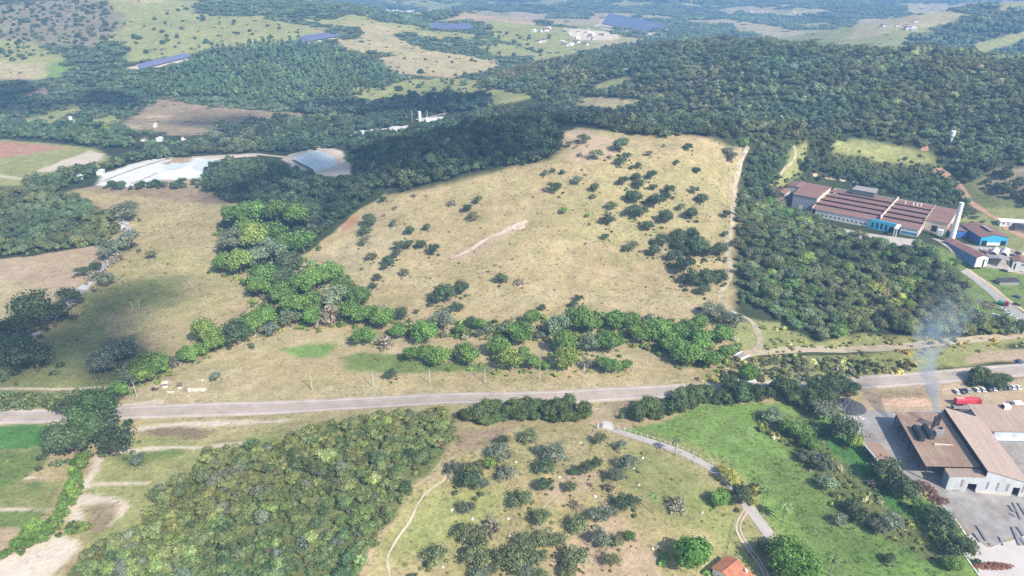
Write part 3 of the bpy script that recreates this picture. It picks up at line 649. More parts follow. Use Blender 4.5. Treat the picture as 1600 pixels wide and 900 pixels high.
ORD = ['', 'first', 'second', 'third', 'fourth', 'fifth', 'sixth', 'seventh', 'eighth', 'ninth', 'tenth', 'eleventh', 'twelfth', 'thirteenth', 'fourteenth', 'fifteenth', 'sixteenth', 'seventeenth', 'eighteenth', 'nineteenth', 'twentieth']
ZONES = {  # zone phrase: landmarks as (phrase, place)
 'hill': ('on the hill pasture', [('the eroded gully', (770, 375)), ('the rocky hilltop', (905, 212)), ('the track top', (1165, 235)), ('the track bend', (1130, 460)), ('the shaded hill wood', (600, 305)), ('the lowest hillside pole', (861, 462)), ('the mid-slope pole', (965, 370)), ('the red soil scar', (545, 345))]),
 'creek': ('in the creek belt', [('the small bridge', (1158, 556)), ('the lime-green patch', (480, 548)), ('the roadside stalls', (285, 606)), ('the lowest hillside pole', (861, 462)), ('the twin white posts', (212, 480)), ('the shaded hill wood', (430, 320)), ('the last roadside pole', (988, 588)), ('the meadow fence posts', (413, 468)), ('the third roadside pole', (672, 600))]),
 'front': ('in the front pasture', [('the white gate', (943, 668)), ('the orange-roofed house', (1140, 885)), ('the cattle path', (640, 815)), ('the roadside hedge', (820, 662)), ('the lane fork', (1168, 795)), ('the bare soil patch', (900, 765))]),
 'paddock': ('beside the green paddock', [('the lane fork', (1168, 795)), ('the small brown-roofed shed', (1370, 712)), ('the dark coal heap', (1325, 632)), ('the steel yard corner', (1512, 845)), ('the rusty scrap heap', (1450, 775))]),
 'left': ('near the rocky wash', [('the pale concrete slab', (55, 522)), ('the twin white posts', (212, 480)), ('the head of the wash', (190, 345)), ('the highway edge', (150, 642))]),
}
TREES = []   # zone, kind, px, py, crown width in px of the photograph
def lst(zone, ox, oy, s, rows):
    for r in rows: TREES.append((zone, r[3], ox + r[0] / s, oy + r[1] / s, r[2] / s))
lst('hill', 820, 180, 4.092, [(615, 180, 105, 'd'), (650, 265, 70, 'd'), (612, 285, 70, 'd'), (795, 240, 42, 'o'), (725, 318, 45, 'd'), (685, 330, 35, 'd'), (805, 380, 65, 'd'), (715, 390, 60, 'd'), (730, 432, 80, 'd'), (625, 415, 68, 'd'), (825, 452, 55, 'o'), (920, 470, 75, 'd'), (890, 520, 70, 'd'), (830, 540, 105, 'd'), (700, 510, 100, 'd'), (745, 600, 110, 'd'), (675, 610, 80, 'd'), (900, 645, 95, 'd'), (790, 700, 78, 'd'), (1000, 582, 55, 'o'), (1070, 625, 75, 'd'), (1090, 475, 60, 'o'), (1135, 525, 65, 'o'), (950, 528, 24, 'o'), (530, 660, 88, 'd'), (560, 570, 70, 'o'), (448, 455, 65, 'd'), (438, 515, 42, 'o'), (340, 412, 65, 's'), (190, 455, 90, 'd'), (515, 772, 55, 'd'), (250, 605, 50, 'g'), (398, 637, 32, 'g'), (415, 695, 26, 'b'), (690, 830, 80, 'o'), (640, 855, 40, 'd'), (885, 785, 105, 'd'), (980, 765, 105, 'd'), (1070, 760, 55, 'd'), (825, 860, 80, 'd'), (1120, 825, 130, 'd'), (1050, 850, 95, 'd'), (950, 890, 88, 'd'), (1100, 345, 55, 'd'), (970, 297, 40, 'd'), (1045, 198, 55, 'd'), (890, 192, 22, 'o'), (1300, 220, 66, 's'), (1322, 262, 70, 's'), (1400, 170, 60, 'g'), (460, 240, 88, 'o'), (380, 140, 80, 'o'), (285, 180, 50, 'o'), (350, 250, 45, 'b'), (540, 265, 35, 'b'), (130, 365, 45, 'o'), (240, 360, 40, 'd'), (180, 350, 35, 'd'), (210, 175, 30, 'd'), (385, 378, 26, 'b'), (365, 347, 22, 'b'), (1280, 755, 45, 'o'), (1290, 625, 60, 'd'), (1250, 850, 88, 'd'), (1185, 870, 80, 'd')])
lst('hill', 560, 300, 4.5, [(390, 20, 45, 'b'), (660, 72, 75, 'b'), (840, 52, 60, 'o'), (765, 105, 75, 'd'), (810, 160, 80, 'o'), (255, 108, 45, 'b'), (178, 160, 38, 'b'), (245, 215, 55, 'o'), (360, 265, 75, 'd'), (480, 240, 55, 'd'), (170, 45, 55, 'd'), (75, 190, 95, 'd'), (50, 255, 90, 'd'), (35, 345, 70, 'o'), (95, 443, 75, 'o'), (440, 360, 75, 'd'), (350, 362, 80, 'd'), (290, 370, 80, 'd'), (265, 430, 72, 'd'), (210, 480, 78, 'd'), (180, 525, 55, 'd'), (530, 400, 85, 'd'), (325, 560, 70, 'o'), (135, 595, 65, 'd'), (105, 655, 58, 'd'), (25, 538, 25, 'g'), (605, 700, 165, 'd'), (720, 670, 110, 'd'), (690, 800, 95, 'd'), (550, 740, 95, 'd'), (1005, 605, 85, 'd'), (1135, 625, 85, 'b'), (1297, 808, 55, 'd'), (410, 838, 45, 'o'), (962, 512, 36, 'P')])
lst('hill', 1060, 300, 2.963, [(15, 230, 70, 'd'), (90, 240, 110, 'd'), (70, 190, 60, 'd'), (195, 260, 70, 'd'), (30, 330, 100, 'd'), (60, 390, 90, 'd'), (140, 385, 100, 'd'), (200, 380, 70, 'd'), (120, 450, 60, 'd'), (150, 530, 90, 's'), (210, 560, 90, 's'), (270, 590, 80, 's'), (60, 95, 60, 'd'), (110, 22, 50, 'd')])
lst('creek', 530, 300, 2.963, [(20, 420, 60, 'g'), (90, 480, 110, 'g'), (60, 555, 120, 'g'), (140, 560, 105, 'g'), (195, 575, 115, 'g'), (110, 660, 105, 'g'), (285, 560, 70, 'd'), (395, 640, 125, 'g'), (270, 640, 80, 'g'), (205, 690, 95, 'b'), (480, 590, 110, 's'), (610, 600, 60, 'd'), (650, 610, 68, 'g'), (330, 750, 80, 'g'), (400, 740, 88, 'g'), (465, 755, 105, 'g'), (590, 740, 115, 'g'), (735, 710, 105, 'g'), (790, 770, 125, 'y'), (855, 740, 60, 'y'), (885, 780, 90, 'g'), (845, 640, 130, 'g'), (890, 575, 90, 'g'), (1000, 620, 110, 'p'), (1110, 570, 135, 'g'), (1170, 610, 110, 'g'), (1040, 690, 120, 'g'), (1055, 765, 120, 'y'), (1170, 690, 105, 'p'), (1250, 690, 115, 'g'), (1150, 790, 60, 's'), (1215, 790, 78, 'g'), (1265, 805, 78, 'g'), (1330, 800, 62, 'g'), (1280, 590, 105, 'g'), (1350, 590, 100, 'g'), (1400, 645, 105, 'g'), (1480, 630, 115, 'g'), (1545, 640, 115, 'g'), (1520, 705, 95, 'g'), (1580, 745, 95, 'g'), (1085, 515, 45, 'd'), (1113, 487, 40, 'd'), (700, 630, 60, 'p'), (760, 625, 55, 'p'), (560, 635, 60, 'g'), (240, 835, 60, 'd'), (930, 660, 45, 's'), (950, 800, 50, 'g'), (650, 650, 50, 's')])
lst('creek', 1060, 300, 2.963, [(40, 640, 125, 'g'), (110, 690, 120, 'g'), (60, 745, 120, 'g'), (150, 765, 105, 'g'), (205, 650, 100, 'g'), (232, 735, 75, 'g'), (325, 835, 95, 'g'), (100, 600, 90, 'g'), (20, 720, 100, 'g')])
lst('creek', 0, 300, 2.963, [(1080, 110, 120, 'g'), (1180, 90, 115, 'g'), (1275, 80, 115, 'g'), (1370, 100, 120, 'g'), (1440, 85, 90, 'd'), (1180, 205, 150, 'y'), (1150, 160, 110, 'g'), (1265, 200, 125, 'g'), (1070, 215, 115, 's'), (1310, 235, 105, 'g'), (1400, 225, 115, 'g'), (1105, 310, 130, 'y'), (1035, 322, 95, 'g'), (1185, 300, 110, 'p'), (1250, 270, 120, 'p'), (1335, 310, 125, 'd'), (1220, 390, 130, 'g'), (1310, 390, 120, 'd'), (1200, 440, 100, 'g'), (1300, 455, 120, 'g'), (1400, 420, 120, 'g'), (1470, 390, 115, 'g'), (1530, 365, 110, 'g'), (1350, 520, 120, 'g'), (1440, 505, 110, 'g'), (1530, 485, 115, 'p'), (1580, 440, 110, 'g'), (1440, 570, 105, 'g'), (1520, 570, 130, 'b'), (1225, 570, 105, 'g'), (1340, 580, 90, 'p'), (1255, 630, 75, 's'), (1165, 600, 105, 'g'), (1090, 645, 120, 'd'), (940, 640, 115, 'y'), (990, 690, 100, 'y'), (1035, 665, 80, 'p'), (865, 745, 88, 'g'), (925, 722, 75, 'g'), (680, 780, 120, 'y'), (660, 830, 105, 'y'), (738, 800, 88, 'g'), (800, 780, 80, 'b'), (590, 855, 90, 'p'), (995, 850, 52, 's')])
lst('left', 0, 300, 2.963, [(125, 520, 145, 'd'), (165, 555, 110, 'd'), (235, 550, 125, 'd'), (315, 475, 78, 'd'), (380, 360, 55, 'd'), (440, 340, 50, 'd'), (30, 640, 125, 'd'), (70, 740, 130, 'd'), (150, 745, 150, 'd'), (40, 700, 110, 'd'), (590, 80, 88, 's'), (445, 765, 75, 's'), (510, 740, 110, 's'), (580, 735, 110, 's'), (480, 800, 90, 's'), (500, 260, 90, 's'), (590, 220, 90, 's'), (540, 300, 60, 'b'), (440, 385, 70, 'b'), (490, 400, 65, 's'), (700, 285, 45, 'o')])
lst('left', 0, 600, 2.963, [(430, 105, 165, 'D'), (385, 190, 165, 'D'), (460, 180, 150, 'd'), (280, 255, 140, 'd'), (530, 260, 135, 'd'), (340, 270, 110, 'd'), (320, 95, 90, 'd'), (545, 25, 80, 'g'), (630, 345, 60, 's')])
lst('front', 660, 660, 3.75, [(470, 98, 78, 'd'), (460, 165, 130, 's'), (630, 75, 95, 'o'), (690, 155, 75, 's'), (780, 180, 125, 's'), (725, 250, 110, 'd'), (710, 355, 95, 'd'), (495, 290, 105, 's'), (190, 265, 100, 's'), (300, 265, 115, 'o'), (275, 325, 140, 'd'), (345, 350, 90, 's'), (390, 240, 85, 'y'), (575, 445, 130, 'o'), (270, 495, 92, 's'), (390, 610, 130, 'b'), (240, 635, 115, 'o'), (335, 690, 120, 'o'), (330, 785, 155, 'o'), (80, 780, 130, 'o'), (690, 560, 105, 'o'), (610, 700, 135, 'o'), (710, 680, 120, 'o'), (790, 690, 105, 'o'), (560, 790, 145, 'o'), (680, 790, 120, 'o'), (470, 780, 110, 'o'), (620, 865, 115, 's'), (330, 885, 105, 's'), (700, 900, 110, 'o'), (400, 860, 80, 'o'), (-60, 905, 60, 'o')])
lst('front', 880, 660, 3.75, [(220, 90, 85, 'o'), (335, 130, 70, 's'), (195, 232, 72, 'd'), (130, 265, 85, 'd'), (68, 285, 60, 'd'), (375, 235, 105, 's'), (305, 295, 105, 's'), (40, 370, 78, 'o'), (270, 375, 85, 'b'), (370, 460, 125, 'd'), (255, 530, 110, 's'), (190, 540, 90, 's'), (90, 590, 115, 'o'), (670, 480, 125, 'b'), (535, 430, 56, 'P'), (665, 100, 58, 'P'), (220, 675, 110, 's'), (310, 690, 85, 'o'), (385, 665, 78, 'g'), (80, 790, 140, 'o'), (30, 860, 100, 'o'), (285, 805, 92, 'o'), (760, 755, 215, 'B'), (600, 780, 50, 'g'), (70, 480, 70, 'b'), (165, 362, 40, 'b')])
lst('paddock', 1060, 600, 2.963, [(200, 525, 88, 'g'), (285, 510, 92, 'd'), (245, 430, 80, 'Y'), (345, 485, 62, 'Y'), (200, 395, 45, 'Y'), (372, 445, 55, 'P'), (400, 498, 60, 'P'), (345, 545, 36, 'Y'), (500, 562, 55, 'P'), (720, 808, 60, 'P'), (490, 755, 120, 'g'), (400, 755, 85, 'd'), (540, 835, 190, 'B'), (770, 205, 125, 'd'), (735, 190, 70, 'd'), (685, 110, 110, 's'), (985, 415, 120, 'd'), (1050, 465, 110, 'd'), (930, 390, 70, 'd'), (1070, 500, 70, 's'), (810, 560, 75, 'd'), (850, 600, 78, 'd'), (930, 660, 75, 's'), (990, 640, 88, 's'), (1200, 600, 85, 'd'), (1235, 645, 100, 'd'), (1130, 570, 70, 'g'), (1310, 745, 110, 'd'), (985, 805, 48, 'd'), (755, 625, 58, 's'), (1270, 830, 70, 'g'), (510, 195, 80, 'g'), (575, 215, 90, 'g'), (440, 140, 80, 'p'), (680, 360, 90, 's'), (690, 450, 80, 'p'), (600, 330, 70, 's'), (900, 460, 50, 'b'), (610, 270, 70, 'g'), (820, 265, 75, 'y')])
TS = np.random.default_rng(4)
placed = []
for zone, k, px, py, wpx in TREES:
    sty, tint, nm, word, cat = KIND[k]
    p0 = at(px, py); rng_ = math.sqrt(p0[0] ** 2 + p0[1] ** 2 + (CH - p0[2]) ** 2)
    R = .5 * wpx * rng_ / F * 1.04
    if sty == 'palm': R = max(R, 1.6); hc = 8.6
    elif sty == 'bare': hc = R * .55
    else: hc = R * 1.0
    p = at(px, py, hc)
    placed.append([zone, k, p, R])
land = {z: [(ph, at(*q)[:2]) for ph, q in v[1]] for z, v in ZONES.items()}
used = set()
for i, (zone, k, p, R) in enumerate(placed):
    sty, tint, nm, word, cat = KIND[k]
    best = None
    peers = [q for q in placed if q[0] == zone and q[1] == k]
    for ph, lp in land[zone]:
        d0 = math.hypot(p[0] - lp[0], p[1] - lp[1])
        rank = 1 + sum(1 for q in peers if math.hypot(q[2][0] - lp[0], q[2][1] - lp[1]) < d0 - 1e-6)
        key = (rank, d0)
        if best is None or key < best[0]: best = (key, ph, rank)
    _, ph, rank = best
    if len(peers) == 1: label = f'lone {word} {ZONES[zone][0]}, out from {ph}'
    elif rank < len(ORD): label = f'{ORD[rank]} {word} from {ph}, {ZONES[zone][0]}'
    else: label = f'{word} number {rank} out from {ph}, {ZONES[zone][0]}'
    e = empty(nm, (p[0], p[1], p[2] - .05)); tag(e, label, cat, 'single trees and shrubs ' + ZONES[zone][0])
    if k == 'd' and TS.random() < .6: sty = 'spread'
    c = link('crown', STY[sty][int(TS.integers(len(STY[sty])))], e)
    j = TS.uniform(.8, 1.22); h = TS.uniform(.93, 1.08)
    j *= TB
    c.color = (tint[0] * j * h, tint[1] * j, tint[2] * j, 1)
    c.rotation_euler = (0, 0, TS.uniform(0, 6.28))
    if sty == 'palm':
        s = R * 1.25; c.scale = (s, s, s); c.location = (.08, .1, 8.4); link('trunk', PALMTRUNK, e).rotation_euler = (0, 0, 0)
    else:
        zz = R * TS.uniform(.88, 1.1); c.scale = (R * TS.uniform(.92, 1.08), R * TS.uniform(.92, 1.08), zz)
        if sty != 'bare':
            t = link('trunk', TRUNKS[int(TS.integers(4))], e); t.scale = (R, R, zz); t.rotation_euler = (0, 0, TS.uniform(0, 6.28))
        else:
            st = link('stem', TRUNKS[0], e); st.scale = (R * .7, R * .7, R * .5)
SINGLE = np.array([[q[2][0], q[2][1], q[3]] for q in placed])

# ------------------------------------------------------------------ woods: scattered points that carry instanced trees (one mass each)
def proto_collection(name, meshes):
    c = bpy.data.collections.new(name)
    for i, m_ in enumerate(meshes):
        o = bpy.data.objects.new('%s_%02d' % (name, i), m_); c.objects.link(o)
    return c
def with_trunk(me_c, me_t):
    bm = bmesh.new(); bm.from_mesh(me_c); n = len(bm.faces); bm.from_mesh(me_t); bm.faces.ensure_lookup_table()
    for f in bm.faces[n:]: f.material_index = 1
    me = bpy.data.meshes.new('forest_tree'); bm.to_mesh(me); bm.free(); me.materials.append(LEAF_INS); me.materials.append(BARK); return me
wood_near = proto_collection('wood_trees', [with_trunk(crown('w', 300 + i, LEAF_INS, 10, 900, .07, .85, spread=.62), TRUNKS[i % 4]) for i in range(5)] + [with_trunk(crown('w', 310 + i, LEAF_INS, 12, 800, .065, .6, spread=.8, core=.65), TRUNKS[i % 4]) for i in range(3)] + [with_trunk(crown('w', 320 + i, LEAF_INS, 9, 700, .07, 1.1, spread=.45, tall=.25), TRUNKS[i % 4]) for i in range(2)] + [twigs('w', 390, LEAF_INS, 60)])
wood_mid = proto_collection('slope_trees', [crown('m', 330 + i, LEAF_INS, 8, 260, .11, .85, spread=.62) for i in range(4)] + [crown('m', 337 + i, LEAF_INS, 11, 260, .1, .6, spread=.85, core=.7) for i in range(3)] + [crown('m', 341 + i, LEAF_INS, 8, 240, .11, 1.1, spread=.45, tall=.25) for i in range(2)])
gum = proto_collection('gum_trees', [crown('e', 350 + i, LEAF_INS, 5, 90, .2, 1.5, z0=1.7, spread=.35, tall=.5) for i in range(4)])
def patch_mesh(seed):
    rg = np.random.default_rng(seed); bm = bmesh.new(); A = []
    V = []; Fc = []; A = []
    iv, iF = ICO1
    for k in range(9):
        a = rg.uniform(0, 6.28); r = math.sqrt(rg.random()) * .95; c = np.array([r * math.cos(a), r * math.sin(a), .22 + rg.uniform(-.05, .1)]); s = rg.uniform(.24, .4); br = rg.uniform(.7, 1.35)
        n = len(V); d = 1 + .35 * (rg.random(len(iv)) - .5); P = c + iv * d[:, None] * s * np.array([1, 1, .9])
        V += [tuple(x) for x in P]; Fc += [tuple(n + i for i in f) for f in iF]; A += list(br * rg.uniform(.75, 1.25, len(iF)))
    me = bpy.data.meshes.new('grove'); me.from_pydata(V, [], Fc); me.materials.append(LEAF_INS)
    me.attributes.new('var', 'FLOAT', 'FACE').data.foreach_set('value', np.array(A, np.float32)); return me
groves = proto_collection('groves', [patch_mesh(400 + i) for i in range(6)])
brush = proto_collection('brush', [crown('b', 370 + i, LEAF_INS, 5, 90, .2, .7, z0=.35, spread=.6) for i in range(5)])
def scatter_tree(coll):
    g = bpy.data.node_groups.new('scatter_' + coll.name, 'GeometryNodeTree')
    g.interface.new_socket('Geometry', in_out='INPUT', socket_type='NodeSocketGeometry'); g.interface.new_socket('Geometry', in_out='OUTPUT', socket_type='NodeSocketGeometry')
    n = g.nodes; l = g.links; gi = n.new('NodeGroupInput'); go = n.new('NodeGroupOutput')
    ci = n.new('GeometryNodeCollectionInfo'); ci.inputs[0].default_value = coll; ci.inputs['Separate Children'].default_value = True; ci.inputs['Reset Children'].default_value = True
    ip = n.new('GeometryNodeInstanceOnPoints'); ip.inputs['Pick Instance'].default_value = True
    def na(nm, t):
        a = n.new('GeometryNodeInputNamedAttribute'); a.data_type = t; a.inputs[0].default_value = nm; return a.outputs[0]
    l.new(gi.outputs[0], ip.inputs['Points']); l.new(ci.outputs[0], ip.inputs['Instance'])
    l.new(na('pick', 'INT'), ip.inputs['Instance Index']); l.new(na('scl', 'FLOAT_VECTOR'), ip.inputs['Scale'])
    er = n.new('FunctionNodeEulerToRotation'); l.new(na('rot', 'FLOAT_VECTOR'), er.inputs[0]); l.new(er.outputs[0], ip.inputs['Rotation'])
    l.new(ip.outputs[0], go.inputs[0]); return g
NG = {c.name: scatter_tree(c) for c in (wood_near, wood_mid, gum, groves, brush)}
def scatter(name, coll, pts, scl, tint, label, cat, seed=0):
    rg = np.random.default_rng(seed); n = len(pts)
    me = bpy.data.meshes.new(name); me.vertices.add(n); me.vertices.foreach_set('co', pts.astype(np.float32).ravel())
    def ad(nm, t, key, arr): me.attributes.new(nm, t, 'POINT').data.foreach_set(key, arr.ravel())
    ad('pick', 'INT', 'value', rg.integers(0, len(coll.objects), n).astype(np.int32)); ad('scl', 'FLOAT_VECTOR', 'vector', scl.astype(np.float32))
    ad('rot', 'FLOAT_VECTOR', 'vector', np.stack([np.zeros(n), np.zeros(n), rg.uniform(0, 6.28, n)], 1).astype(np.float32))
    ad('tint', 'FLOAT_COLOR', 'color', np.concatenate([tint, np.ones((n, 1))], 1).astype(np.float32))
    me.materials.append(LEAF_INS)
    o = link(name, me); md = o.modifiers.new('scatter', 'NODES'); md.node_group = NG[coll.name]
    return tag(o, label, cat, kind='stuff')
def wood_points(pp, sp, rmin, rmax, seed, prob=1.0, holes=(), hscale=1.0, world=None, edge=0.0, keep=None):
    rg = np.random.default_rng(seed); wp = world if world is not None else world_poly(pp)
    x0, y0 = wp.min(0) - 2; x1, y1 = wp.max(0) + 2
    X, Y = np.meshgrid(np.arange(x0, x1, sp), np.arange(y0, y1, sp)); X = X.ravel(); Y = Y.ravel()
    X = X + rg.uniform(-.5, .5, len(X)) * sp * 1.1; Y = Y + rg.uniform(-.5, .5, len(X)) * sp * 1.1
    ok = sdist(wp, X + 4 * fbm(X / 18, Y / 18, 91, 2), Y + 4 * fbm(X / 18, Y / 18, 95, 2)) > edge
    if prob < 1: ok &= (rg.random(len(X)) * .6 + .4 * (fbm(X / 30, Y / 30, seed + 11, 3) * .9 + .5)) < prob
    for h in holes: ok &= sdist(world_poly(h), X, Y) < 0
    if keep is not None: ok &= keep(X, Y)
    X, Y = X[ok], Y[ok]
    if len(SINGLE):
        near = np.zeros(len(X), bool)
        bb = (SINGLE[:, 0] > x0 - 9) & (SINGLE[:, 0] < x1 + 9) & (SINGLE[:, 1] > y0 - 9) & (SINGLE[:, 1] < y1 + 9)
        for sx_, sy_, sr in SINGLE[bb]: near |= (X - sx_) ** 2 + (Y - sy_) ** 2 < (sr * .7) ** 2
        X, Y = X[~near], Y[~near]
    n = len(X); R = rg.uniform(rmin, rmax, n) * rg.choice([.6, .8, 1, 1, 1.2, 1.45], n)
    s = np.stack([R, R, R * rg.uniform(.85, 1.25, n) * hscale], 1)
    return np.stack([X, Y, H(X, Y) - .3], 1), s, rg
def tints(rg, n, base, spread=.22, hue=.07, odd=()):
    b_ = np.array(base) * TB * np.array([1.1, 1.0, .95]); j = np.exp(rg.normal(0, spread, n)); hu = np.exp(rg.normal(0, hue, n))
    t = b_[None] * j[:, None]; t[:, 0] *= hu; t[:, 2] *= np.exp(rg.normal(0, hue, n))
    r = rg.random(n); a = 0
    for f, c_ in odd:
        m_ = (r >= a) & (r < a + f); t[m_] = TB * np.array(c_)[None] * j[m_][:, None]; a += f
    return t
def wood(name, coll, pp, sp, rmin, rmax, base, label, seed, prob=1.0, holes=(), hscale=1.0, odd=(), spread=.22, edge=0.0, cat='wood'):
    p, s, rg = wood_points(pp, sp, rmin, rmax, seed, prob, holes, hscale, edge=edge)
    t = tints(rg, len(p), base, spread, odd=odd); n1_ = fbm(p[:, 0] / 45, p[:, 1] / 45, 201, 3); n2_ = fbm(p[:, 0] / 80, p[:, 1] / 80, 211, 2)
    t = t * (1 + .38 * n1_)[:, None]; t[:, 0] *= 1 + .3 * n2_; t[:, 2] *= 1 - .15 * n2_
    return scatter(name, coll, p, s, t, label, cat, seed)
wood('forest', wood_near, WOOD_FRONT, 2.9, 1.4, 2.8, (.125, .156, .062), 'dense mixed green wood filling the slope in front of the highway', 1, hscale=.8, spread=.17, odd=((.06, (.14, .15, .10)), (.004, (.15, .10, .06)), (.10, (.07, .10, .04)), (.08, (.14, .175, .05))))
wood('forest', wood_near, [(1150, 335), (1200, 305), (1245, 335), (1290, 356), (1390, 388), (1450, 392), (1500, 425), (1512, 470), (1530, 500), (1620, 510), (1620, 527), (1530, 522), (1450, 526), (1350, 520), (1275, 535), (1225, 508), (1165, 475), (1150, 430), (1150, 370)], 5.0, 2.6, 4.4, (.092, .118, .053), 'dark mixed wood between the factory and the sandy track', 2, hscale=.85, prob=.92, odd=((.10, (.10, .16, .04)), (.10, (.13, .13, .075)), (.05, (.17, .2, .05))))
wood('forest', wood_mid, [(320, 300), (318, 268), (400, 256), (440, 264), (488, 284), (556, 284), (556, 262), (545, 224), (580, 215), (640, 208), (700, 190), (760, 175), (860, 168), (1000, 180), (1150, 195), (1160, 222), (1040, 216), (965, 208), (905, 194), (868, 202), (882, 235), (840, 258), (780, 262), (650, 298), (592, 300), (545, 338), (475, 398), (440, 330), (380, 322)], 5.2, 2.8, 4.6, (.045, .068, .035), 'dark forest covering the hill crest and its flank', 3, spread=.3)
wood('forest', wood_mid, [(745, 135), (790, 112), (900, 86), (990, 68), (1080, 50), (1200, 62), (1380, 86), (1500, 95), (1610, 100), (1900, 110), (1900, 300), (1620, 262), (1560, 258), (1500, 262), (1450, 232), (1400, 222), (1330, 212), (1250, 222), (1160, 222), (1150, 195), (1000, 180), (900, 165), (840, 155)], 5.4, 2.3, 4.6, (.074, .100, .049), 'broad blue-green forest covering the long ridge behind the factory', 4, hscale=.85, holes=([(905, 142), (940, 127), (985, 117), (997, 122), (960, 140)], [(895, 168), (905, 150), (985, 156), (1060, 140), (1040, 152), (960, 174)]), spread=.28, odd=((.05, (.13, .13, .08)),))
wood('forest', wood_mid, [(1250, 262), (1300, 262), (1400, 275), (1480, 290), (1505, 320), (1440, 312), (1340, 290), (1260, 275)], 5.2, 2.8, 4.4, (.05, .075, .036), 'strip of dark forest directly behind the factory halls', 5)
wood('forest', wood_mid, [(1490, 238), (1560, 262), (1620, 300), (1620, 330), (1545, 300), (1500, 285), (1470, 255)], 6, 2.8, 5, (.045, .066, .034), 'dark trees around the red track beyond the factory', 6, prob=.7)
wood('forest', wood_mid, [(1180, 330), (1170, 280), (1185, 240), (1215, 238), (1225, 262), (1205, 295)], 5, 2.4, 4, (.065, .095, .042), 'belt of trees between the pale tracks above the factory', 7)
wood('forest', wood_near, [(-120, 300), (50, 298), (130, 310), (182, 342), (190, 362), (155, 383), (60, 398), (-120, 412)], 4.6, 2.2, 3.4, (.10, .125, .058), 'even grey-green wood above the bare orange field', 8, spread=.15)
wood('plantation', gum, [(210, 140), (260, 115), (330, 80), (420, 68), (480, 70), (560, 90), (600, 115), (605, 140), (480, 165), (330, 152), (245, 150)], 8.5, 3.2, 4.6, (.085, .135, .058), 'pale green tree plantation above the brown field', 9, hscale=.8, spread=.12)
wood('forest', wood_mid, [(-100, 205), (60, 202), (130, 200), (205, 212), (215, 232), (160, 232), (60, 218), (-100, 214)], 6, 3.2, 5, (.07, .11, .05), 'long band of trees beyond the red works ground', 10)
wood('forest', wood_mid, [(340, 205), (400, 192), (470, 190), (540, 195), (600, 182), (650, 178), (640, 195), (560, 205), (535, 225), (520, 232), (440, 238), (380, 222)], 6.5, 3.4, 5.4, (.048, .074, .04), 'dark trees between the brown field and the works pond', 11)
wood('forest', wood_mid, [(455, 170), (600, 162), (700, 152), (765, 152), (770, 170), (690, 178), (600, 178), (480, 182)], 7, 4, 6, (.042, .068, .042), 'dark tree line along the valley meadow', 12)
wood('forest', wood_mid, [(40, 290), (110, 272), (180, 258), (250, 240), (290, 238), (300, 246), (220, 252), (150, 274), (100, 296), (60, 312)], 6, 3, 4.6, (.065, .098, .048), 'line of trees along the far edge of the sand works', 13, prob=.85)
wood('forest', wood_mid, [(165, 290), (250, 290), (320, 290), (330, 296), (250, 298), (160, 298)], 6, 2.5, 4, (.06, .09, .045), 'trees along the near edge of the sand works', 14, prob=.75)
wood('forest', wood_mid, [(215, 232), (340, 215), (440, 215), (440, 240), (330, 242), (240, 242)], 7, 3, 4.6, (.07, .10, .05), 'loose trees between the brown field and the haul road', 15, prob=.6)
wood('forest', wood_mid, [(1172, 238), (1200, 228), (1225, 228), (1220, 262), (1196, 288), (1182, 330), (1160, 335), (1158, 290)], 5, 2.4, 4, (.062, .09, .04), 'trees between the climbing track and the winding track', 41, prob=.9)
wood('forest', wood_mid, [(1262, 224), (1305, 218), (1305, 262), (1262, 268)], 5, 2.4, 4, (.06, .088, .04), 'trees beside the yellowish clearing above the factory', 42)
wood('forest', wood_mid, [(1455, 332), (1480, 330), (1500, 340), (1520, 338), (1545, 345), (1530, 350), (1500, 345), (1478, 352)], 5, 1.8, 3.2, (.06, .088, .04), 'trees screening the chimney foot', 43, prob=.8)
far_dots = [[(198, 35), (310, 2), (480, 38), (470, 62), (350, 76), (190, 102)], [(-80, 0), (160, 0), (200, 40), (150, 80), (-80, 110)], [(590, 88), (780, 92), (800, 140), (640, 160), (540, 150)], [(20, 160), (190, 160), (190, 200), (40, 200)], [(740, 50), (860, 55), (850, 90), (740, 90)]]
for i_, pp_ in enumerate(far_dots): wood('scattered_trees', brush, pp_, (26, 15, 26, 20, 26)[i_], 2.4, 6.0, (.06, .088, .045), ['dark trees dotting the grassy far slope', 'shrubs dotting the rough mauve slope', 'trees dotting the pale valley meadow', 'trees dotting the meadow by the water tower', 'trees dotting the far green meadows'][i_], 50 + i_, prob=.62 if i_ != 1 else .8)
# belt trees that merge under the single creek trees
wood('undergrowth', brush, [(350, 330), (480, 320), (500, 350), (470, 400), (540, 430), (560, 470), (600, 500), (720, 505), (880, 492), (960, 490), (1080, 510), (1150, 530), (1150, 570), (1080, 570), (1000, 545), (880, 540), (760, 530), (620, 525), (540, 510), (440, 520), (370, 530), (280, 570), (210, 600), (190, 595), (300, 540), (400, 480), (380, 430), (340, 410)], 3.6, 1.6, 2.8, (.085, .135, .04), 'green undergrowth and saplings filling the creek belt', 16, prob=.95, odd=((.15, (.19, .2, .12)), (.1, (.15, .2, .04))), cat='undergrowth')
wood('undergrowth', brush, [(535, 555), (640, 545), (760, 540), (900, 555), (980, 575), (900, 585), (760, 582), (620, 575)], 5, .8, 1.8, (.115, .16, .05), 'low green bushes scattered below the creek belt', 17, prob=.5, cat='undergrowth')
wood('undergrowth', brush, [(1080, 598), (1150, 565), (1230, 562), (1340, 562), (1430, 560), (1440, 575), (1345, 590), (1200, 598)], 3.2, 1.2, 2.4, (.105, .12, .05), 'mixed scrub between the highway and the sandy track', 18, prob=.85, odd=((.25, (.25, .24, .1)), (.15, (.17, .15, .1))), cat='undergrowth')
